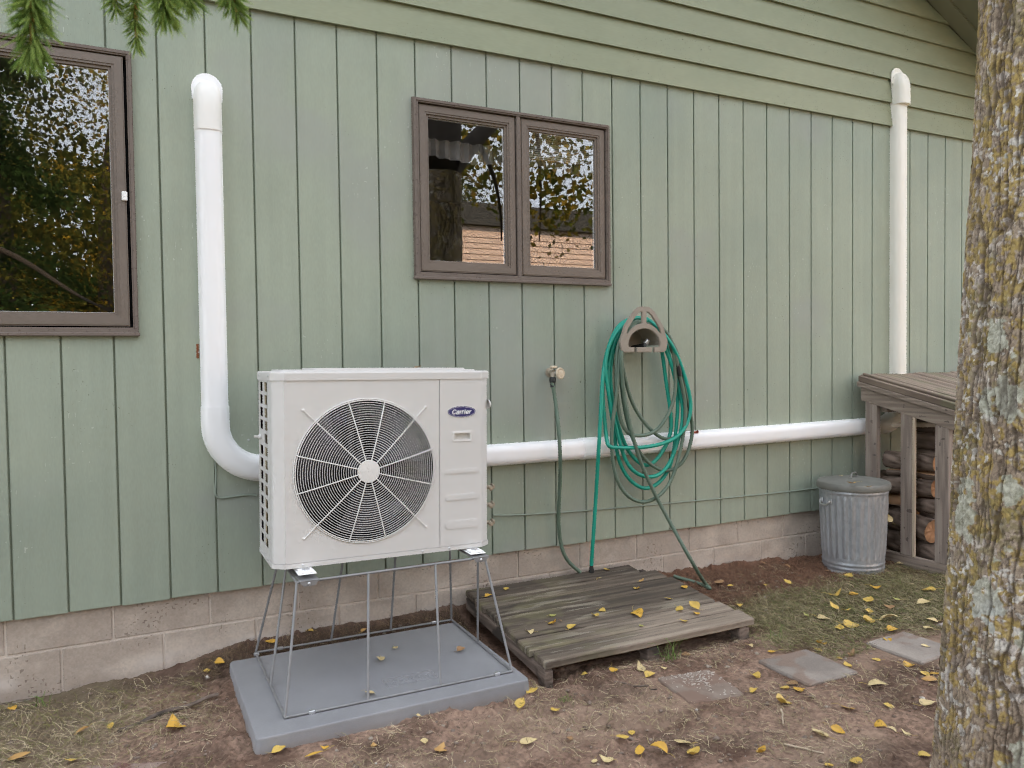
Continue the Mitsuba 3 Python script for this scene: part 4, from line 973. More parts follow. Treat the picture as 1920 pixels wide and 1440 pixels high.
# ---------------------------------------------------------------- woodshed and its logs
shed = thing('woodshed', 'small grey brown lumber woodshed with a sloping plank roof, full of split logs', 'woodshed')
SX0, SX1 = 4.05, 6.05
slope = (.937 - .772) / (.771 - .074)
def sz(y): return .937 - .020 + slope * (y + .074)      # underside line of the roof boards at y
def sloped(x0, x1, y0, y1, t0, t1, c=.003, step=None):
    m = box(x0, x1, y0, y1, t0, t1, c); v = m.vertices.copy(); v[:, 2] += sz(v[:, 1]); m.vertices = v; return m
def post(y0, y1, x=SX0, w=.040, zlo=-.26, bs='mat_shed_post'):
    m = box(x, x + w, y0, y1, zlo, 1, .003); v = m.vertices.copy()
    up = v[:, 2] > .5; v[up, 2] = sz(v[up, 1]) - .155; m.vertices = v
    return obj('post', m, bs, shed)
post(-.212, -.120, zlo=-.36); post(-.480, -.395); post(-.735, -.640)
m = box(SX0 - .004, SX0 + .014, -.502, -.4835, -.26, sz(-.49) - .155, .002); obj('strip', m, 'mat_pale_wood', shed, label='pale new wood strip on the middle post')
obj('rail', sloped(SX0 - .004, SX0 + .038, -.800, -.085, -.155, -.062), 'mat_shed_rail', shed)
obj('trim', sloped(SX0 - .022, SX0 + .02, -.83, -.066, -.060, -.026), 'mat_shed_rail', shed)
obj('trim', sloped(SX0 - .012, SX0 + .028, -.83, -.072, -.0245, .016), 'mat_shed_roof', shed)
obj('trim', sloped(SX0 + .03, SX0 + .05, -.83, -.072, .020, .034), 'mat_shed_roof', shed)
for k in range(15):
    x0 = SX0 + .030 + k * .141
    obj('roof_plank', sloped(x0, x0 + .137, -.85, -.055, -.02, .0185 + .004 * (k % 3 == 1)), 'mat_shed_roof', shed)
obj('sill', box(SX0 - .003, SX0 + .036, -.7345, -.05, -.352, -.2605, .003), 'mat_shed_rail', shed)
obj('beam', box(SX0 + .041, SX1, -.262, -.215, sz(-.24) - .195, sz(-.24) - .158, .003), 'mat_shed_rail', shed)
obj('beam', box(SX0 + .04, SX1, -.735, -.70, sz(-.72) - .15, sz(-.72) - .06, .003), 'mat_shed_rail', shed)
for x in (5.2, SX1): post(-.735, -.640, x=x); post(-.212, -.120, x=x, zlo=-.36)
obj('floor_slat', box(SX0 + .05, SX1, -.16, -.08, -.33, -.29, .003), 'mat_shed_rail', shed); obj('floor_slat', box(SX0 + .05, SX1, -.66, -.58, -.33, -.29, .003), 'mat_shed_rail', shed)
rng = np.random.default_rng(77)
def log_mesh(L, R, split, rg):
    """split log along +z, with bark on its round side; split: kept angle in degrees (360 = round)"""
    n, m_ = 22, 9
    off = rg.uniform(0, 99)
    if split >= 359:
        ang = np.linspace(0, 2 * np.pi, n, endpoint=False); rad = np.ones(n); bark = np.ones(n, bool)
    else:
        a = math.radians(split); na = max(8, int(n * split / 360))
        arc = np.linspace(-a / 2, a / 2, na); k = 5
        s1 = [(np.cos(a / 2) * t, np.sin(a / 2) * t) for t in np.linspace(1, .06, k + 2)[1:-1]]
        pts = [(np.cos(t), np.sin(t)) for t in arc] + s1 + [(.03, 0)] + [(x, -y) for x, y in s1[::-1]]
        pts = np.array(pts); pts[:, 0] -= .45
        ang = np.arctan2(pts[:, 1], pts[:, 0]); rad = np.linalg.norm(pts, axis=1); bark = np.arange(len(pts)) < na
    n = len(ang); zs = np.linspace(0, L, m_)
    base = np.stack([np.cos(ang) * rad, np.sin(ang) * rad], 1)
    v, c = [], []
    for z in zs:
        p3 = np.column_stack([base * R, np.full(n, z)])
        nz = meshkit.fbm(p3 * [38, 38, 7] + off, 3, 1) - .5
        q = base * R * (1 + .16 * nz[:, None] * np.where(bark, 1, .8)[:, None])
        q = q + (meshkit.fbm(np.array([[z * 5 + off, 1., 2.]]), 2, 4)[0] - .5) * .02
        v.append(np.column_stack([q, np.full(n, z)]))
        t = meshkit.fbm(p3 * [60, 60, 16] + off, 3, 2)[:, None]
        t = np.clip((t - .3) / .4, 0, 1); cb = np.array([.055, .038, .028]) * (1 - t) + np.array([.25, .19, .155]) * t
        g = meshkit.fbm(p3 * [90, 90, 6] + off, 3, 3)[:, None]
        g = np.clip((g - .25) / .5, 0, 1); cw = np.array([.24, .12, .06]) * (1 - g) + np.array([.50, .31, .18]) * g
        c.append(np.where(bark[:, None], cb, cw))
    f = [q for i in range(m_ - 1) for j in range(n) for a, b in [(i * n + j, i * n + (j + 1) % n)] for q in ((a, b, b + n), (a, b + n, a + n))]
    v = np.vstack(v); c = np.vstack(c)
    tone = rg.uniform(.75, 1.15)
    endc = np.array([.40, .215, .115]) * tone
    for z, s in ((0, 1), (m_ - 1, -1)):
        ring_ = v[z * n:(z + 1) * n]; b0 = len(v)
        ctr = ring_.mean(0)
        mid_ = ctr + (ring_ - ctr) * .55; mid_[:, 2] += s * rg.uniform(-.004, .004, n)
        v = np.vstack([v, ring_, mid_, ctr[None]])
        dk = .8 + .4 * rg.random((n, 1))
        c = np.vstack([c, endc * dk * np.where(bark, .72, 1)[:, None], endc * dk, endc[None] * .8])
        for j in range(n):
            j2 = (j + 1) % n; k = [(b0 + j, b0 + n + j, b0 + n + j2), (b0 + j, b0 + n + j2, b0 + j2), (b0 + n + j, b0 + 2 * n, b0 + n + j2)]
            f += k if s == 1 else [q[::-1] for q in k]
    return tm(v, f), c
ords = ['lowest', 'second', 'third', 'fourth', 'fifth', 'sixth', 'seventh', 'eighth', 'ninth', 'tenth', 'eleventh', 'twelfth', 'thirteenth', 'fourteenth', 'fifteenth', 'sixteenth', 'seventeenth', 'eighteenth']
LOGS = []
for r_ in range(2):                         # front row, back row
    for col in range(3):
        z = -.285
        lev = 0
        top = (.40, .52, .54)[col] if r_ == 0 else (.14, .20, .22)[col]
        while z < top:
            R = rng.uniform(.042, .082)
            sp = rng.choice([360, 360, 170, 120, 360, 140])
            L = rng.uniform(.34, .40)
            y0 = (-.585 if r_ == 0 else -.16) + rng.uniform(-.055, .035)
            x = SX0 + .135 + col * .135 + rng.uniform(-.015, .015)
            m, c = log_mesh(L, R, sp, rng)
            roll = rng.uniform(0, 360)
            if sp < 359: roll = rng.choice([20, 90, 160, 200, -20, 270]) + rng.uniform(-20, 20)
            m = moved(m, rot([0, 0, 1], roll))
            m = moved(m, rot([0, 0, 1], rng.uniform(-7, 7)) @ rot([1, 0, 0], -90 + rng.uniform(-4, 4)))
            lo, hi = m.bounds
            m = moved(m, None, (x - (lo[0] + hi[0]) / 2, y0 - lo[1], z - lo[2]))
            hgt = hi[2] - lo[2]
            if y0 + (hi[1] - lo[1]) > -.03: m = moved(m, None, (0, -.04 - (y0 + hi[1] - lo[1]), 0))
            LOGS.append((r_, col, lev, sp, m, c)); z += hgt * .93; lev += 1
for r_, col, lev, sp, m, c in LOGS:
    kind = 'round bark covered log' if sp > 359 else 'split log'
    where = ('front row', 'back row')[r_]; cn = ('left pile', 'middle pile', 'right pile')[col]
    obj('firewood_log', m, 'mat_wood_vc', color=c, label=f'{kind} in the woodshed {where}, {cn}, {ords[lev]} up' if lev else f'{kind} lowest in the woodshed {where}, {cn}', cat='log', group='logs stacked in the woodshed')
m = moved(box(-.06, .06, -.25, .25, -.014, .014, .003), rot([1, 0, 0], -4), (SX0 + .19, -.47, .605))
obj('wood_offcut', m, 'mat_pale_wood', label='pale sawn board lying on top of the log pile', cat='board')

# ---------------------------------------------------------------- the big tree at the right
def trunk_axis(z):
    z = np.asarray(z, float)
    x = np.interp(z, TRZ, TRX); y = np.full_like(z, -2.52); r = np.interp(z, TRZ, TRR)
    return x, y, r
TRZ = [-.45, -.30, -.15, 0, .35, .7, 1.05, 1.4, 1.75, 2.1, 2.45, 2.8, 3.4]
TRR = [.36, .325, .295, .272, .250, .238, .232, .230, .226, .222, .220, .224, .235]
TRX = [1.90, 1.875, 1.854, 1.838, 1.835, 1.838, 1.852, 1.881, 1.904, 1.912, 1.91, 1.914, 1.92]
def bark_mesh(z0, z1, dz):
    zs = np.arange(z0, z1 + dz, dz)
    th_ = np.concatenate([np.linspace(math.radians(138), math.radians(272), 262), np.linspace(math.radians(274.5), math.radians(494.5), 90)])
    Z, TH = np.meshgrid(zs, th_, indexing='ij')
    ax, ay, R = trunk_axis(zs); ax, ay, R = ax[:, None], ay[:, None], R[:, None]
    lob = 1 + .030 * np.cos(3 * TH + .8 + .5 * Z) + .012 * np.cos(5 * TH - 1.1 * Z + 2)
    root = np.exp(-(Z + .45) / .22)
    lob = lob + .12 * root * np.cos(4 * TH + .6)
    P = np.stack([np.cos(TH) * .235, np.sin(TH) * .235, Z], -1)
    warp = (np.stack([meshkit.fbm(P * 9 + 40 * k, 3, k) for k in range(3)], -1) - .5)
    Pw = P + warp * [.022, .022, .06]
    r1 = np.abs(meshkit.fbm(Pw * [32, 32, 2.6], 3, 11) - .5) * 2
    r2 = np.abs(meshkit.fbm(Pw * [64, 64, 13] + 7, 3, 12) - .5) * 2
    r3 = np.abs(meshkit.fbm(Pw * [88, 88, 62] + 21, 2, 19) - .5) * 2
    crack = np.exp(-(r1 / .070) ** 2); crack2 = np.exp(-(r2 / .080) ** 2); crack3 = np.exp(-(r3 / .11) ** 2)
    flake = meshkit.fbm(Pw * [150, 150, 110], 3, 13)
    step = np.floor(meshkit.fbm(Pw * [60, 60, 30] + 3, 3, 14) * 12) / 12
    disp = -.0085 * crack - .0030 * crack2 - .0016 * crack3 + .0045 * (flake - .5) + .0045 * (step - .5) + .005 * (meshkit.fbm(P * [6, 6, 2.0], 2, 15) - .5)
    RR = R * lob + disp
    V = np.stack([ax + RR * np.cos(TH), ay + RR * np.sin(TH), Z], -1)
    # bark and lichen colours
    def S(a, b, x): t = np.clip((x - a) / (b - a), 0, 1); return (t * t * (3 - 2 * t))[..., None]
    grit = np.random.default_rng(9).random(Z.shape)[..., None]
    tone = meshkit.fbm(P * [13, 13, 6], 4, 21)[..., None]
    fl = flake[..., None]
    col = (np.array([.22, .165, .118]) * (1 - tone) + np.array([.42, .345, .27]) * tone) * (.45 + .8 * fl + .3 * grit)
    pale = S(.54, .58, meshkit.fbm(Pw * [66, 66, 40] + 5, 3, 22)) * S(.44, .58, meshkit.fbm(P * [6, 6, 4] + 2, 3, 23))
    col = col * (1 - .8 * pale) + np.array([.62, .57, .52]) * .8 * pale
    yel = S(.50, .54, meshkit.fbm(Pw * [30, 30, 19] + 11, 4, 24) + .30 * (meshkit.fbm(P * [3.0, 3.0, 1.8] + 1, 3, 25) - .5) + .05 * np.clip(Z - .6, -.5, .9)) * S(.34, .46, meshkit.fbm(P * [90, 90, 70], 2, 26))
    yt = meshkit.fbm(P * [80, 80, 66] + 8, 3, 27)[..., None] * .7 + .3 * grit
    col = col * (1 - .82 * yel) + (np.array([.21, .15, .05]) * (1 - yt) + np.array([.52, .38, .12]) * yt) * .82 * yel
    ol = S(.52, .62, meshkit.fbm(P * [9, 9, 5] + 31, 4, 34)) * S(.4, .5, meshkit.fbm(P * [90, 90, 70] + 9, 2, 36))
    col = col * (1 - .55 * ol) + np.array([.20, .175, .075]) * .55 * ol
    white = S(.612, .635, meshkit.fbm(Pw * [50, 50, 42] + 50, 3, 28)) * S(.45, .56, meshkit.fbm(P * [4, 4, 3] + 13, 3, 29))
    wt = meshkit.fbm(P * [120, 120, 110], 2, 30)[..., None]
    col = col * (1 - .9 * white) + np.array([.63, .60, .545]) * (.72 + .5 * wt) * .9 * white
    sage = np.zeros_like(Z)
    for (ta, za, s, sx) in SAGE:
        d = np.hypot((((TH - ta + np.pi) % (2 * np.pi)) - np.pi) * .24 / (s * sx * .8), (Z - za) / (s * .8))
        sage = np.maximum(sage, 1.35 - d)
    sage = S(.45, .60, sage + 2.0 * (meshkit.fbm(P * [34, 34, 30] + 17, 4, 31) - .5))
    st = meshkit.fbm(P * [75, 75, 70] + 60, 3, 32)[..., None]
    st = np.clip((st - .5) * 1.9 + .35 + .3 * grit, 0, 1); sc = np.array([.26, .262, .20]) * (1 - st) + np.array([.56, .56, .475]) * st
    sc = sc * (1 - .5 * S(.55, .7, meshkit.fbm(P * 3 + 70, 2, 33))) + np.array([.45, .475, .48]) * .5 * S(.55, .7, meshkit.fbm(P * 3 + 70, 2, 33))
    col = col * (1 - .93 * sage) + sc * .93 * sage
    deep = np.clip(.9 * crack + (.75 * crack2 + .45 * crack3) * (1 - .7 * sage[..., 0]), 0, 1)[..., None]
    col = col * (1 - .74 * deep) + np.array([.060, .044, .034]) * .74 * deep
    nz, nt = Z.shape
    i, j = np.meshgrid(np.arange(nz - 1), np.arange(nt), indexing='ij'); j2 = (j + 1) % nt
    f = np.stack([i * nt + j, i * nt + j2, (i + 1) * nt + j2, (i + 1) * nt + j], -1).reshape(-1, 4)
    return tm(V.reshape(-1, 3), np.vstack([f[:, [0, 1, 2]], f[:, [0, 2, 3]]])), np.clip(col, 0, .85).reshape(-1, 3)
SAGE = [(3.0, 1.12, .075, .7), (2.9, .93, .05, .9), (3.25, .95, .085, .8), (3.3, .70, .06, .7), (2.62, .62, .13, .55), (3.05, .36, .10, .6), (3.65, .30, .09, .9), (3.6, -.02, .10, 1.0), (3.45, -.14, .07, .8), (3.3, -.30, .11, .9), (3.9, .55, .1, .9), (3.9, 2.2, .16, .8), (3.6, 2.35, .14, .5), (4.6, 1.2, .1, .8), (5.2, .6, .12, .8), (1.5, 1.3, .1, .9), (.4, .9, .12, .8)]
tree = thing('tree', 'thick tree trunk with furrowed bark and yellow and grey lichen at the right edge', 'tree')
m, c = bark_mesh(-.45, 2.7, .0027)
obj('trunk', m, 'mat_bark', tree, smooth=True, color=c)
def leaf_cloud(centres, n, rad, size, cols, seed, flat=.8, clump=True):
    """n leaf quads about the centres"""
    rg = np.random.default_rng(seed)
    cs = np.asarray(centres, float); k = rg.integers(0, len(cs), n)
    p = cs[k] + rg.normal(size=(n, 3)) * rad * [1, 1, flat]
    d = rg.normal(size=(n, 3)); d /= np.linalg.norm(d, axis=1, keepdims=True)
    u = np.cross(d, rg.normal(size=(n, 3))); u /= np.linalg.norm(u, axis=1, keepdims=True); w = np.cross(d, u)
    s = size * rg.uniform(.6, 1.3, (n, 1))
    v = np.stack([p - u * s * .5, p + w * s * .34 - u * s * .05, p + u * s * .55, p - w * s * .34 - u * s * .05], 1).reshape(-1, 3)
    a = np.arange(n) * 4
    f = np.vstack([np.stack([a, a + 1, a + 2], 1), np.stack([a, a + 2, a + 3], 1)])
    cols = np.asarray(cols, float); c = cols[rg.integers(0, len(cols), n)] * rg.uniform(.75, 1.2, (n, 1))
    return tm(v, f), np.repeat(c, 4, 0)
def limb(pts, r0, r1): 
    q = spline(pts, .12); return tube(q, np.linspace(r0, r1, len(q)), 10)
limbs = [limb([(1.87, -2.52, 2.8), (1.95, -2.6, 3.8), (1.8, -2.5, 4.8), (1.9, -2.6, 6.0)], .235, .05), limb([(1.9, -2.6, 2.5), (2.5, -3.0, 3.2), (3.4, -3.5, 3.9), (4.6, -4.0, 4.4)], .11, .03),
         limb([(1.95, -2.6, 3.6), (2.8, -2.9, 4.6), (4.0, -3.2, 5.2)], .1, .03), limb([(1.8, -2.6, 3.3), (1.2, -3.6, 4.6), (.4, -4.8, 5.6)], .1, .03), limb([(1.9, -2.7, 2.9), (2.4, -4.0, 3.6), (3.0, -5.4, 3.8)], .1, .03),
         limb([(2.8, -2.9, 4.6), (4.6, -3.4, 5.2), (6.2, -3.8, 5.2), (7.2, -4.0, 4.6)], .07, .02), limb([(3.4, -3.5, 3.9), (3.7, -3.9, 3.2), (3.9, -4.3, 2.5)], .03, .008), limb([(2.5, -3.0, 3.2), (2.9, -3.4, 2.9), (3.2, -3.9, 2.4)], .03, .008)]
obj('limb', limbs, 'mat_far_bark', tree, smooth=True)
YEL = [(.20, .17, .03), (.13, .14, .025), (.24, .19, .03), (.09, .11, .02), (.30, .21, .03)]
cen = [(3.3, -3.6, 3.1), (4.0, -4.2, 2.9), (4.3, -4.2, 3.6), (3.0, -4.6, 3.6), (3.4, -5.2, 3.7), (4.6, -4.0, 4.2), (3.9, -3.8, 4.4), (2.8, -4.2, 4.2), (4.8, -4.4, 3.1), (3.4, -4.0, 3.5), (4.0, -3.8, 4.2), (3.0, -3.8, 4.0), (5.0, -3.4, 5.0), (6.0, -4.0, 5.5), (7.0, -3.2, 5.0), (6.8, -5.0, 4.4), (7.6, -4.2, 3.6)]  # rightmost clusters, out of view, are added to throw yellow-green light on the wall
m, c = leaf_cloud(cen, 4800, .36, .092, YEL, 5)
obj('crown', m, 'mat_foliage', tree, color=c, kind='stuff')

# ---------------------------------------------------------------- the spruce whose twigs hang into view
def needles(p0, p1, n, L, rg, spread=(38, 76), tip=True, thick=.00062):
    p0, p1 = np.asarray(p0, float), np.asarray(p1, float); ax = (p1 - p0); ln = np.linalg.norm(ax); ax /= ln
    R = align(ax); v, f, c = [], [], []
    for i in range(n):
        t = rg.random() ** .9; ph = rg.uniform(0, 2 * np.pi)
        el = math.radians(rg.uniform(*spread)) * (1 - .45 * max(0, t - .8) / .2)
        d = R @ np.array([math.sin(el) * math.cos(ph), math.sin(el) * math.sin(ph), math.cos(el)])
        d = d + np.array([0, 0, -.10]); d /= np.linalg.norm(d)
        b = p0 + ax * ln * t; l = L * rg.uniform(.75, 1.1)
        a_ = np.cross(d, rg.normal(size=3)); a_ /= np.linalg.norm(a_); e_ = np.cross(d, a_)
        w = thick * rg.uniform(.8, 1.2); k = len(v)
        bend = np.array([0, 0, -.06]) * l
        for s, ww in ((0, .7), (.55, 1), (1, .25)):
            q = b + d * l * s + bend * s * s
            v += [q + a_ * w * ww, q - a_ * w * ww * .5 + e_ * w * ww * .87, q - a_ * w * ww * .5 - e_ * w * ww * .87]
        for r_ in (0, 3):
            for j in range(3):
                x, y = k + r_ + j, k + r_ + (j + 1) % 3
                f += [(x, y, y + 3), (x, y + 3, x + 3)]
        g = rg.random()
        col = np.array([.13, .22, .055]) * (1 - g) + np.array([.36, .47, .14]) * g
        c += [col * s for s in (.9,) * 3 + (1.0,) * 3 + (1.15,) * 3]
    return tm(v, f), np.array(c)
spruce = thing('spruce_tree', 'green spruce twigs hanging into the top left corner', 'spruce')
rg = np.random.default_rng(12)
TW = [((-.6045, -3.255, 1.398), (-.6085, -3.246, 1.2765), 470, .0205, .00080), ((-.544, -2.972, 1.475), (-.5415, -2.943, 1.404), 290, .0160, .0006), ((-.538, -3.186, 1.403), (-.5245, -3.166, 1.349), 320, .0205, .00074),
      ((-.486, -3.118, 1.440), (-.4625, -3.100, 1.386), 300, .0190, .00068), ((-.566, -2.970, 1.472), (-.560, -2.953, 1.432), 190, .0165, .0006), ((-.523, -3.168, 1.392), (-.506, -3.150, 1.368), 190, .0200, .00065)]
for p0, p1, n, L, w in TW:
    p0, p1 = np.array(p0), np.array(p1)
    t = obj('twig', tube([p0, (p0 + p1) / 2 + .0008, p1 - (p1 - p0) * .02], [.0026, .0022, .0011], 7), 'mat_pale_twig', spruce, smooth=True)
    m, c = needles(p0, p1, n, L, rg, thick=w)
    obj('needles', m, 'mat_spruce', t, smooth=True, color=c, kind='stuff')
mat('pale_twig', (.50, .29, .11), .7)
def taper(pts, step, r0, r1, sides=10):
    q = spline(pts, step); return tube(q, np.linspace(r0, r1, len(q)), sides)
bough = [taper([(-1.75, -4.35, 2.15), (-1.3, -3.9, 1.92), (-.9, -3.45, 1.62), (-.66, -3.26, 1.475), (-.606, -3.256, 1.39)], .03, .03, .003, 8)]
for q in ([(-.74, -3.32, 1.53), (-.60, -3.12, 1.52), (-.546, -2.985, 1.49), (-.544, -2.974, 1.475)], [(-.68, -3.275, 1.49), (-.58, -3.21, 1.46), (-.541, -3.19, 1.41), (-.538, -3.186, 1.394)], [(-.60, -3.12, 1.52), (-.52, -3.13, 1.485), (-.489, -3.121, 1.44), (-.486, -3.118, 1.431)], [(-.60, -3.12, 1.52), (-.575, -3.0, 1.50), (-.566, -2.970, 1.471)], [(-.56, -3.19, 1.44), (-.535, -3.175, 1.41), (-.523, -3.168, 1.391)]):
    bough.append(tube(spline(q, .02), .0028, 7))
obj('bough', bough, 'mat_far_bark', spruce, smooth=True)
obj('trunk', taper([(-1.85, -4.45, -.5), (-1.82, -4.45, 3), (-1.85, -4.5, 5.2)], .3, .20, .04, 14), 'mat_far_bark', spruce, smooth=True)
GRN = [(.03, .06, .018), (.045, .085, .025), (.025, .045, .016), (.06, .095, .03)]
cs = []
for k in range(17):
    a = k * 2.4; z = .9 + k * .24; L = 1.5 * (1 - z / 5.4)
    for t in (.35, .6, .85, 1.0):
        q = np.array([-1.85 + math.cos(a) * L * t, -4.55 + math.sin(a) * L * t - .15, z + .1 - .35 * t * t])
        if q[1] > -3.95: continue
        cs.append(q)
m, c = leaf_cloud(cs, 16000, .13, .045, GRN, 8, .55)
obj('crown', m, 'mat_foliage', spruce, color=c, kind='stuff')

# ---------------------------------------------------------------- what stands behind the camera (seen in the window panes)
def far_tree(x, y, h, r, cols, seed, name, lab, cat, n=11000, leaf=.10, low=.12):
    rg = np.random.default_rng(seed)
    t = thing(name, lab, cat)
    q = spline([(x, y, -.6), (x + rg.normal() * .2, y, h * .5), (x + rg.normal() * .4, y, h)], .4)
    obj('trunk', tube(q, np.linspace(.028 * h, .006 * h, len(q)), 10), 'mat_far_bark', t, smooth=True)
    cs = []
    for k in range(60):
        z = h * rg.uniform(low, 1.02); rad = r * math.sin(math.pi * min(1, max(.12, (z / h - low * .6) / (1.08 - low * .6)))) ** .7
        a = rg.uniform(0, 6.28); s = rad * math.sqrt(rg.random())
        cs.append((x + s * math.cos(a), y + s * math.sin(a), z))
    m, c = leaf_cloud(cs, n, r * .20, leaf, cols, seed + 1)
    obj('crown', m, 'mat_foliage', t, color=c, kind='stuff')
GOLD = [(.30, .20, .03), (.38, .25, .03), (.24, .20, .04), (.16, .16, .03)]
ORA = [(.33, .13, .025), (.36, .20, .03), (.22, .12, .03), (.14, .13, .03)]
OLV = [(.07, .085, .02), (.11, .12, .03), (.05, .06, .018), (.15, .14, .03)]
far_tree(-4.8, -11.5, 6.6, 2.4, OLV, 31, 'yard_tree', 'olive green tree behind the camera, left', 'tree')
far_tree(-2.8, -13.6, 7.2, 2.3, OLV, 33, 'yard_tree', 'dull green tree behind the camera, beside the neighbouring house', 'tree', low=.3)
far_tree(-.9, -16.0, 8.4, 2.8, GOLD, 35, 'yard_tree', 'tall golden tree behind the camera', 'tree')
far_tree(-2.9, -8.6, 2.0, 1.1, GOLD, 37, 'yard_shrub', 'golden shrub on the lawn behind the camera', 'shrub', n=3000, leaf=.06, low=.05)
far_tree(-1.4, -9.6, 1.5, 1.2, ORA, 39, 'yard_shrub', 'orange shrub on the lawn behind the camera', 'shrub', n=3000, leaf=.06, low=.05)
far_tree(-4.4, -9.0, 1.6, 1.3, OLV, 41, 'yard_shrub', 'dark shrub at the left of the lawn behind the camera', 'shrub', n=3000, leaf=.06, low=.05)
far_tree(9.5, -21, 7.0, 2.3, OLV, 43, 'yard_tree', 'tall olive tree behind the neighbouring house', 'tree', low=.35)
far_tree(4.0, -21, 6.6, 2.3, GOLD, 45, 'yard_tree', 'golden tree rising over the neighbouring roof', 'tree', low=.35)
far_tree(16.0, -13.0, 6.5, 2.4, GOLD, 47, 'yard_tree', 'golden tree right of the neighbouring house', 'tree', low=.2)
far_tree(-9.5, -12.0, 4.5, 2.0, OLV, 49, 'yard_tree', 'dark tree far left behind the camera', 'tree')
rg = np.random.default_rng(90)
m, c = leaf_cloud([(rg.uniform(-13, 2.5), rg.uniform(-24, -20), 7.6 * rg.random() ** 1.2 - .2) for _ in range(260)], 14000, .55, .36, OLV + GOLD[:2] + [(.05, .055, .02)] * 3, 91)
obj('woods', m, 'mat_foliage', color=c, label='far wood of mixed trees beyond the yard behind the camera', kind='stuff')
nh = thing('neighbour_house', 'peach lap sided house across the yard behind the camera', 'house')
obj('wall', box(3.6, 13.5, -18.2, -12.05, -.7, 4.1), 'mat_peach', nh)
obj('siding', [moved(box(3.6, 13.5, -.018, 0, -.06, .06), rot([1, 0, 0], 11), (0, -12.03, -.35 + .125 * k)) for k in range(35)], 'mat_peach', nh, kind='stuff')
rp = np.array([(3.2, -11.9, 4.1), (13.9, -11.9, 4.1), (3.2, -18.5, 4.1), (13.9, -18.5, 4.1), (3.2, -15.1, 5.3), (13.9, -15.1, 5.3)])
obj('roof', trimesh.convex.convex_hull(rp), 'mat_roof_dark', nh)

# ---------------------------------------------------------------- fallen leaves, litter, grass
TONE = {'y': ((.47, .30, .05), (.56, .40, .11)), 'g': ((.48, .26, .03), (.57, .35, .06)), 'p': ((.50, .38, .18), (.58, .47, .26)), 'o': ((.38, .21, .07), (.48, .29, .11)), 'b': ((.24, .13, .06), (.33, .20, .10)), 's': ((.30, .30, .09), (.40, .37, .12))}
WORD = {'y': 'yellow', 'g': 'golden', 'p': 'pale yellow', 'o': 'ochre', 'b': 'brown', 's': 'greenish yellow'}
def leaf_mesh(size, tone, rg):
    """an ovate leaf with toothed edge and a stalk, curled, in the xy plane, its tip to +x"""
    n = 15
    t = np.linspace(0, 1, n); wob = rg.uniform(.85, 1.15)
    w = .43 * wob * np.sin(np.pi * t ** .72) ** .8 * (1 - .35 * t)
    teeth = 1 + .09 * (np.arange(n) % 2) * (t > .08) * (t < .95)
    up, lo = np.column_stack([t, w * teeth]), np.column_stack([t, -w * teeth * rg.uniform(.85, 1.1)])
    if rg.random() < .3: lo[:, 1] *= rg.uniform(.55, .85)
    mid_ = np.column_stack([t, 0 * t])
    half = lambda a: np.column_stack([a[:, 0], a[:, 1] * .5])
    rows = [up, half(up), mid_, half(lo), lo]
    v = np.vstack(rows); c = np.zeros((len(v), 3))
    curl, fold, tw = rg.normal() * .32, abs(rg.normal()) * .28, rg.normal() * .25
    z = curl * (v[:, 0] - .5) ** 2 + fold * np.abs(v[:, 1]) + tw * (v[:, 0] - .5) * v[:, 1] * 2 + .03 * (meshkit.noise(np.column_stack([v * 9, 0 * v[:, 0] + rg.uniform(0, 99)])) - .5)
    if rg.random() < .25:
        z += np.maximum(v[:, 0] - .62, 0) * rg.uniform(.5, 1.3)
    v3 = np.column_stack([v[:, 0] - .5, v[:, 1], z])
    a, b = map(np.array, TONE[tone]); s = meshkit.fbm(np.column_stack([v * 5, 0 * z + rg.uniform(0, 99)]), 3)[:, None]
    c = a * (1 - s) + b * s
    spot = meshkit.noise(np.column_stack([v * 13, 0 * z + rg.uniform(0, 99)]))[:, None]
    c = np.where(spot > .82, c * .5, c)
    c[2 * n:3 * n] *= 1.12
    f = []
    for r_ in range(4):
        for j in range(n - 1):
            k = r_ * n + j; f += [(k, k + n, k + n + 1), (k, k + n + 1, k + 1)]
    st = spline([(-.5, 0, z[2 * n]), (-.68, rg.normal() * .05, z[2 * n] + .05), (-.85 - .2 * rg.random(), rg.normal() * .12, z[2 * n] + rg.uniform(0, .18))], .08)
    k0 = len(v3); sv_ = []
    for p in st: sv_ += [p + [0, .012, 0], p - [0, .012, 0], p + [0, 0, .02]]
    for j in range(len(st) - 1):
        for q in range(3):
            x, y = k0 + 3 * j + q, k0 + 3 * j + (q + 1) % 3
            f += [(x, y, y + 3), (x, y + 3, x + 3)]
    v3 = np.vstack([v3, sv_]); c = np.vstack([c, np.tile(np.array([.48, .34, .10]) if tone != 'b' else np.array([.2, .12, .06]), (len(sv_), 1))])
    return v3 * size, np.array(f), c
NUM = ['first', 'second', 'third', 'fourth', 'fifth', 'sixth', 'seventh', 'eighth', 'ninth', 'tenth', 'eleventh', 'twelfth', 'thirteenth', 'fourteenth', 'fifteenth', 'sixteenth', 'seventeenth', 'eighteenth', 'nineteenth', 'twentieth']
NUM += ['twenty-' + w for w in NUM[:9]] + ['thirtieth'] + ['thirty-' + w for w in NUM[:9]]
ZONE = {'deck': 'on the deck', 'pad': 'on the grey pad', 'lid': 'on the trash can lid', 'moss': 'on the mossy ground', 'stones': 'on soil around the stepping stones', 'stone2': 'on the far stepping stone',
        'front right': 'on the bottom right soil', 'deck front': 'on soil before the deck', 'centre': 'on soil before the pad', 'left': 'on soil left of the pad', 'pad back': 'on soil behind the pad'}
rg = np.random.default_rng(2024)
count = {}
for z, *_ in LEAVES: count[z] = count.get(z, 0) + 1
seen = {}
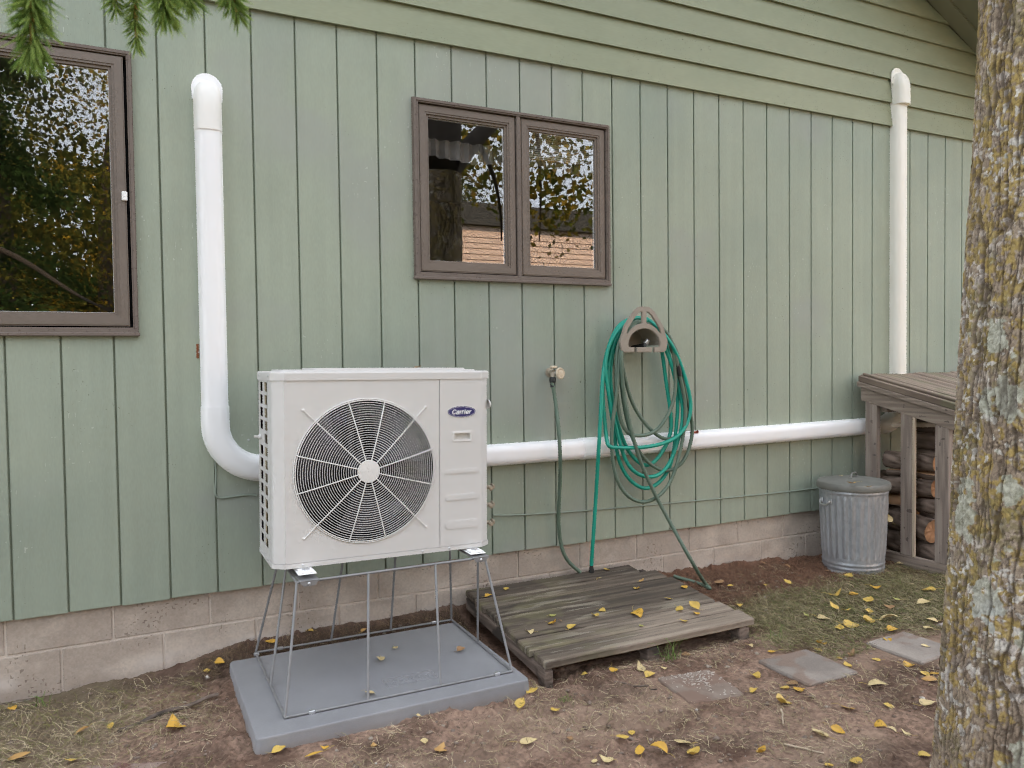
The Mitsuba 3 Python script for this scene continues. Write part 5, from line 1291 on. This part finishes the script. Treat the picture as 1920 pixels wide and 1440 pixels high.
for zone, x, y, zz, size, tone in LEAVES:
    seen[zone] = seen.get(zone, 0) + 1
    v, f, c = leaf_mesh(size * .95, tone, rg)
    tilt = rg.normal() * (9 if zone not in ('lid', 'pad') else 8)
    R = rot([0, 0, 1], rg.uniform(0, 360)) @ rot([1, 0, 0], tilt) @ rot([0, 1, 0], rg.normal() * 7)
    v = v @ R.T
    if zone not in ('deck', 'pad', 'lid', 'stone2'): zz = float(np.max(surface(x + size * .3 * np.array([0, 1, -1, 0, 0]), y + size * .3 * np.array([0, 0, 0, 1, -1])))) - .004
    v += np.array([x, y, zz + .004 + (.012 if zone == 'moss' else .006 if zone in ('left', 'centre') else .002)]) - [0, 0, np.percentile(v[:, 2], 12)]
    n_ = seen[zone]; word = WORD[tone]
    lab = f'{word} fallen leaf {ZONE[zone]}, ' + ('leftmost' if n_ == 1 else 'rightmost' if n_ == count[zone] else f'{NUM[n_ - 1]} from the left')
    obj('fallen_leaf', tm(v, f), 'mat_leaf', smooth=True, color=c, label=lab, cat='leaf', group='fallen yellow leaves')
# a dry leaf caught on the bin, a scrap on the unit
v, f, c = leaf_mesh(.06, 'p', rg)
v = v @ (rot([0, 0, 1], -60) @ rot([1, 0, 0], 80) @ rot([0, 0, 1], 120)).T + [3.845, -.472, .02]
obj('fallen_leaf', tm(v, f), 'mat_leaf', smooth=True, color=c, label='pale dry leaf stuck to the side of the trash can', cat='leaf', group='fallen yellow leaves')
v, f, c = leaf_mesh(.035, 'b', rg)
obj('fallen_leaf', tm(v + [.62, -.52, 1.046], f), 'mat_leaf', smooth=True, color=c, label='small brown leaf scrap lying on top of the outdoor unit', cat='leaf', group='fallen yellow leaves')
def blades(n, area, L, width, lift, cols, seed, keep=None, curve=.4, dirs=None):
    """thin curved blades lying on or rising from the ground"""
    rg = np.random.default_rng(seed)
    x = rg.uniform(area[0], area[1], n); y = rg.uniform(area[2], area[3], n)
    if keep is not None:
        k = keep(x, y, rg); x, y = x[k], y[k]
    n = len(x)
    a = rg.uniform(0, 6.283, n); l = L * rg.uniform(.4, 1.3, n); up = lift * rg.uniform(0, 1, n) * l; cu = rg.normal(size=n) * curve
    S = np.array([0, .33, .67, 1.0]); v = []
    for i, s in enumerate(S):
        ang = a + cu * (s - .5)
        px, py = x + np.cos(ang) * l * s, y + np.sin(ang) * l * s
        pz = surface(px, py) + .0035 + up * np.sin(s * np.pi * .62)
        w = width * (1 - .8 * s * s) * .5
        v.append(np.stack([px - np.sin(ang) * w, py + np.cos(ang) * w, pz], -1)); v.append(np.stack([px + np.sin(ang) * w, py - np.cos(ang) * w, pz + width * .3], -1))
    v = np.stack(v, 1).reshape(-1, 3); b = np.arange(n) * 8
    f = np.vstack([q for i in range(3) for q in (np.stack([b + 2 * i, b + 2 * i + 1, b + 2 * i + 3], 1), np.stack([b + 2 * i, b + 2 * i + 3, b + 2 * i + 2], 1))])
    cols = np.asarray(cols, float); c = cols[rg.integers(0, len(cols), n)] * rg.uniform(.7, 1.25, (n, 1))
    return tm(v, f), np.repeat(c, 8, 0)
def clear(x, y):
    pad_ = (x > -.21) & (x < .97) & (y > -1.0) & (y < -.13); dk = (x > 1.0) & (x < 2.27) & (y > -.86)
    st = sum(((np.abs(x - a) < .17) & (np.abs(y - b) < .17)) for a, b in ((2.16, -1.338), (2.785, -1.405), (1.605, -1.265), (3.33, -1.4))) > 0
    return ~(pad_ | dk | st)
def fb(x, y, s, o): return meshkit.fbm(np.stack([x * s + o, y * s, 0 * x], -1), 3, 3)
straw = [(.40, .32, .21), (.52, .43, .29), (.30, .225, .14), (.16, .11, .07), (.33, .28, .15), (.12, .08, .055)]
m, c = blades(34000, (-1.4, 3.4, -2.1, -.1), .052, .0019, .30, straw, 51, lambda x, y, r: clear(x, y) & (fb(x, y, 3.1, 5) + .11 * r.normal(size=len(x)) > .545), 1.1)
obj('dry_grass', m, 'mat_litter', color=c, label='dry straw and dead grass scattered over the soil', kind='stuff')
m, c = blades(6500, (-1.5, -.28, -1.3, -.05), .075, .0017, .35, straw[:3] + [(.16, .15, .045), (.20, .19, .07)], 53, lambda x, y, r: clear(x, y) & (fb(x, y, 2.6, 9) + .14 * r.normal(size=len(x)) - .25 * np.clip(x + .9, 0, 1) > .40), .8)
obj('dry_grass', m, 'mat_litter', color=c, label='matted dry grass at the left edge below the foundation', kind='stuff')
moss = [(.105, .120, .032), (.15, .15, .05), (.22, .185, .09), (.30, .245, .14), (.36, .29, .18), (.12, .09, .05)]
m, c = blades(30000, (2.15, 4.6, -1.35, -.35), .058, .0021, .40, moss, 55, lambda x, y, r: clear(x, y) & (y + .22 * (fb(x, y, 2.6, 2) - .5) + .06 * r.normal(size=len(x)) < -.48) & (fb(x, y, 3.3, 7) + .12 * r.normal(size=len(x)) + .35 * np.clip(y + 1.15, -.5, 0) > .44), .8)
obj('grass', m, 'mat_litter', color=c, label='thin mossy grass between the deck and the trash can', kind='stuff')
red = [(.15, .075, .045), (.21, .11, .065), (.10, .052, .034), (.26, .155, .095)]
m, c = blades(22000, (2.2, 4.3, -.72, -.03), .055, .0013, .12, red, 57, lambda x, y, r: clear(x, y) & (y + .22 * (fb(x, y, 2.6, 2) - .5) + .07 * r.normal(size=len(x)) > -.52), .4)
obj('pine_needles', m, 'mat_litter', color=c, label='reddish brown pine needles along the foundation by the trash can', kind='stuff')
m, c = blades(9000, (-.3, 1.1, -.21, -.02), .045, .0015, .2, [(.10, .06, .04), (.16, .10, .065), (.07, .045, .03), (.24, .17, .10)], 59, lambda x, y, r: clear(x, y), .6)
obj('bark_litter', m, 'mat_litter', color=c, label='dark needles and bark crumbs behind the pad', kind='stuff')
tufts = []
for (x, y, n, h) in ((1.68, -.965, 30, .075), (2.30, -1.02, 34, .035), (-.92, -.10, 16, .055), (1.03, -1.12, 16, .03), (.86, -1.72, 40, .025)):
    tufts.append(blades(n, (x - .035, x + .035, y - .03, y + .03), h, .0028, 1.5, [(.10, .17, .03), (.15, .21, .05), (.08, .13, .025)], int(x * 100 + 500), None, .8))
obj('grass', tm(*[np.vstack(q) if i == 0 else np.vstack(q) for i, q in enumerate(([t[0].vertices for t in tufts], [t[0].faces + o for t, o in zip(tufts, np.cumsum([0] + [len(t[0].vertices) for t in tufts])[:-1])]))]), 'mat_litter', color=np.vstack([t[1] for t in tufts]), label='small fresh green grass tufts by the deck legs and stones', kind='stuff')
# sticks, a root, crumbs of soil and small stones
def stick(a, b, r, lab, bs='mat_pale_wood', name='stick', bend=.01, seed=0, bury=False):
    rg = np.random.default_rng(seed); a, b = np.array(a), np.array(b); q = np.linspace(a, b, 7); q[1:-1] += rg.normal(size=(5, 3)) * bend * [1, 1, .3]
    q[:, 2] += r * .8
    p = spline(q, .02)
    obj(name, tube(p, np.linspace(r, r * .6, len(p)), 7), bs, smooth=True, label=lab, cat=name)
stick((1.53, -1.81, -.330), (1.606, -1.922, -.330), .0042, 'pale straight stick on the soil at the bottom right', bend=.001)
stick((1.299, -1.068, -.332), (1.412, -1.22, -.330), .004, 'brown twig on the soil left of the pebbled slab', 'mat_deck_side', bend=.006, seed=3)
stick((1.732, -1.601, -.331), (1.637, -1.704, -.329), .0045, 'short pale twig under the golden leaf right of the pebbled slab', 'mat_pale_wood', bend=.002, seed=4)
stick((-.622, -.535, -.345), (-.25, -.40, -.330), .012, 'thick brown root on the soil left of the pad', 'mat_deck_side', 'root', bend=.008, seed=6)
rg = np.random.default_rng(66)
cr = []
for _ in range(4200):
    x, y = rg.uniform(-1.2, 3.4), rg.uniform(-2.0, -.05)
    if not clear(np.array([x]), np.array([y]))[0]: continue
    s = min(.011, .0022 * rg.pareto(2.2) + .0016)
    m = ico.copy(); m.vertices = (m.vertices * (1 + .25 * rg.normal(size=(42, 1)))) * [s, s * .9, s * .65]
    cr.append((moved(m, rot([0, 0, 1], rg.uniform(0, 360)), (x, y, float(surface(x, y)) + .001)), rg.random()))
tone_ = np.array([[.20, .15, .12], [.30, .245, .20], [.15, .105, .08], [.48, .44, .40]])
vs, fs, cs_, o = [], [], [], 0
for m, t in cr:
    vs.append(m.vertices); fs.append(m.faces + o); o += len(m.vertices); cs_.append(np.tile(tone_[0 if t < .45 else 1 if t < .7 else 2 if t < .95 else 3], (len(m.vertices), 1)))
obj('soil_crumbs', tm(np.vstack(vs), np.vstack(fs)), 'mat_litter', smooth=True, color=np.vstack(cs_), label='small soil crumbs and grit over the bare ground', kind='stuff')
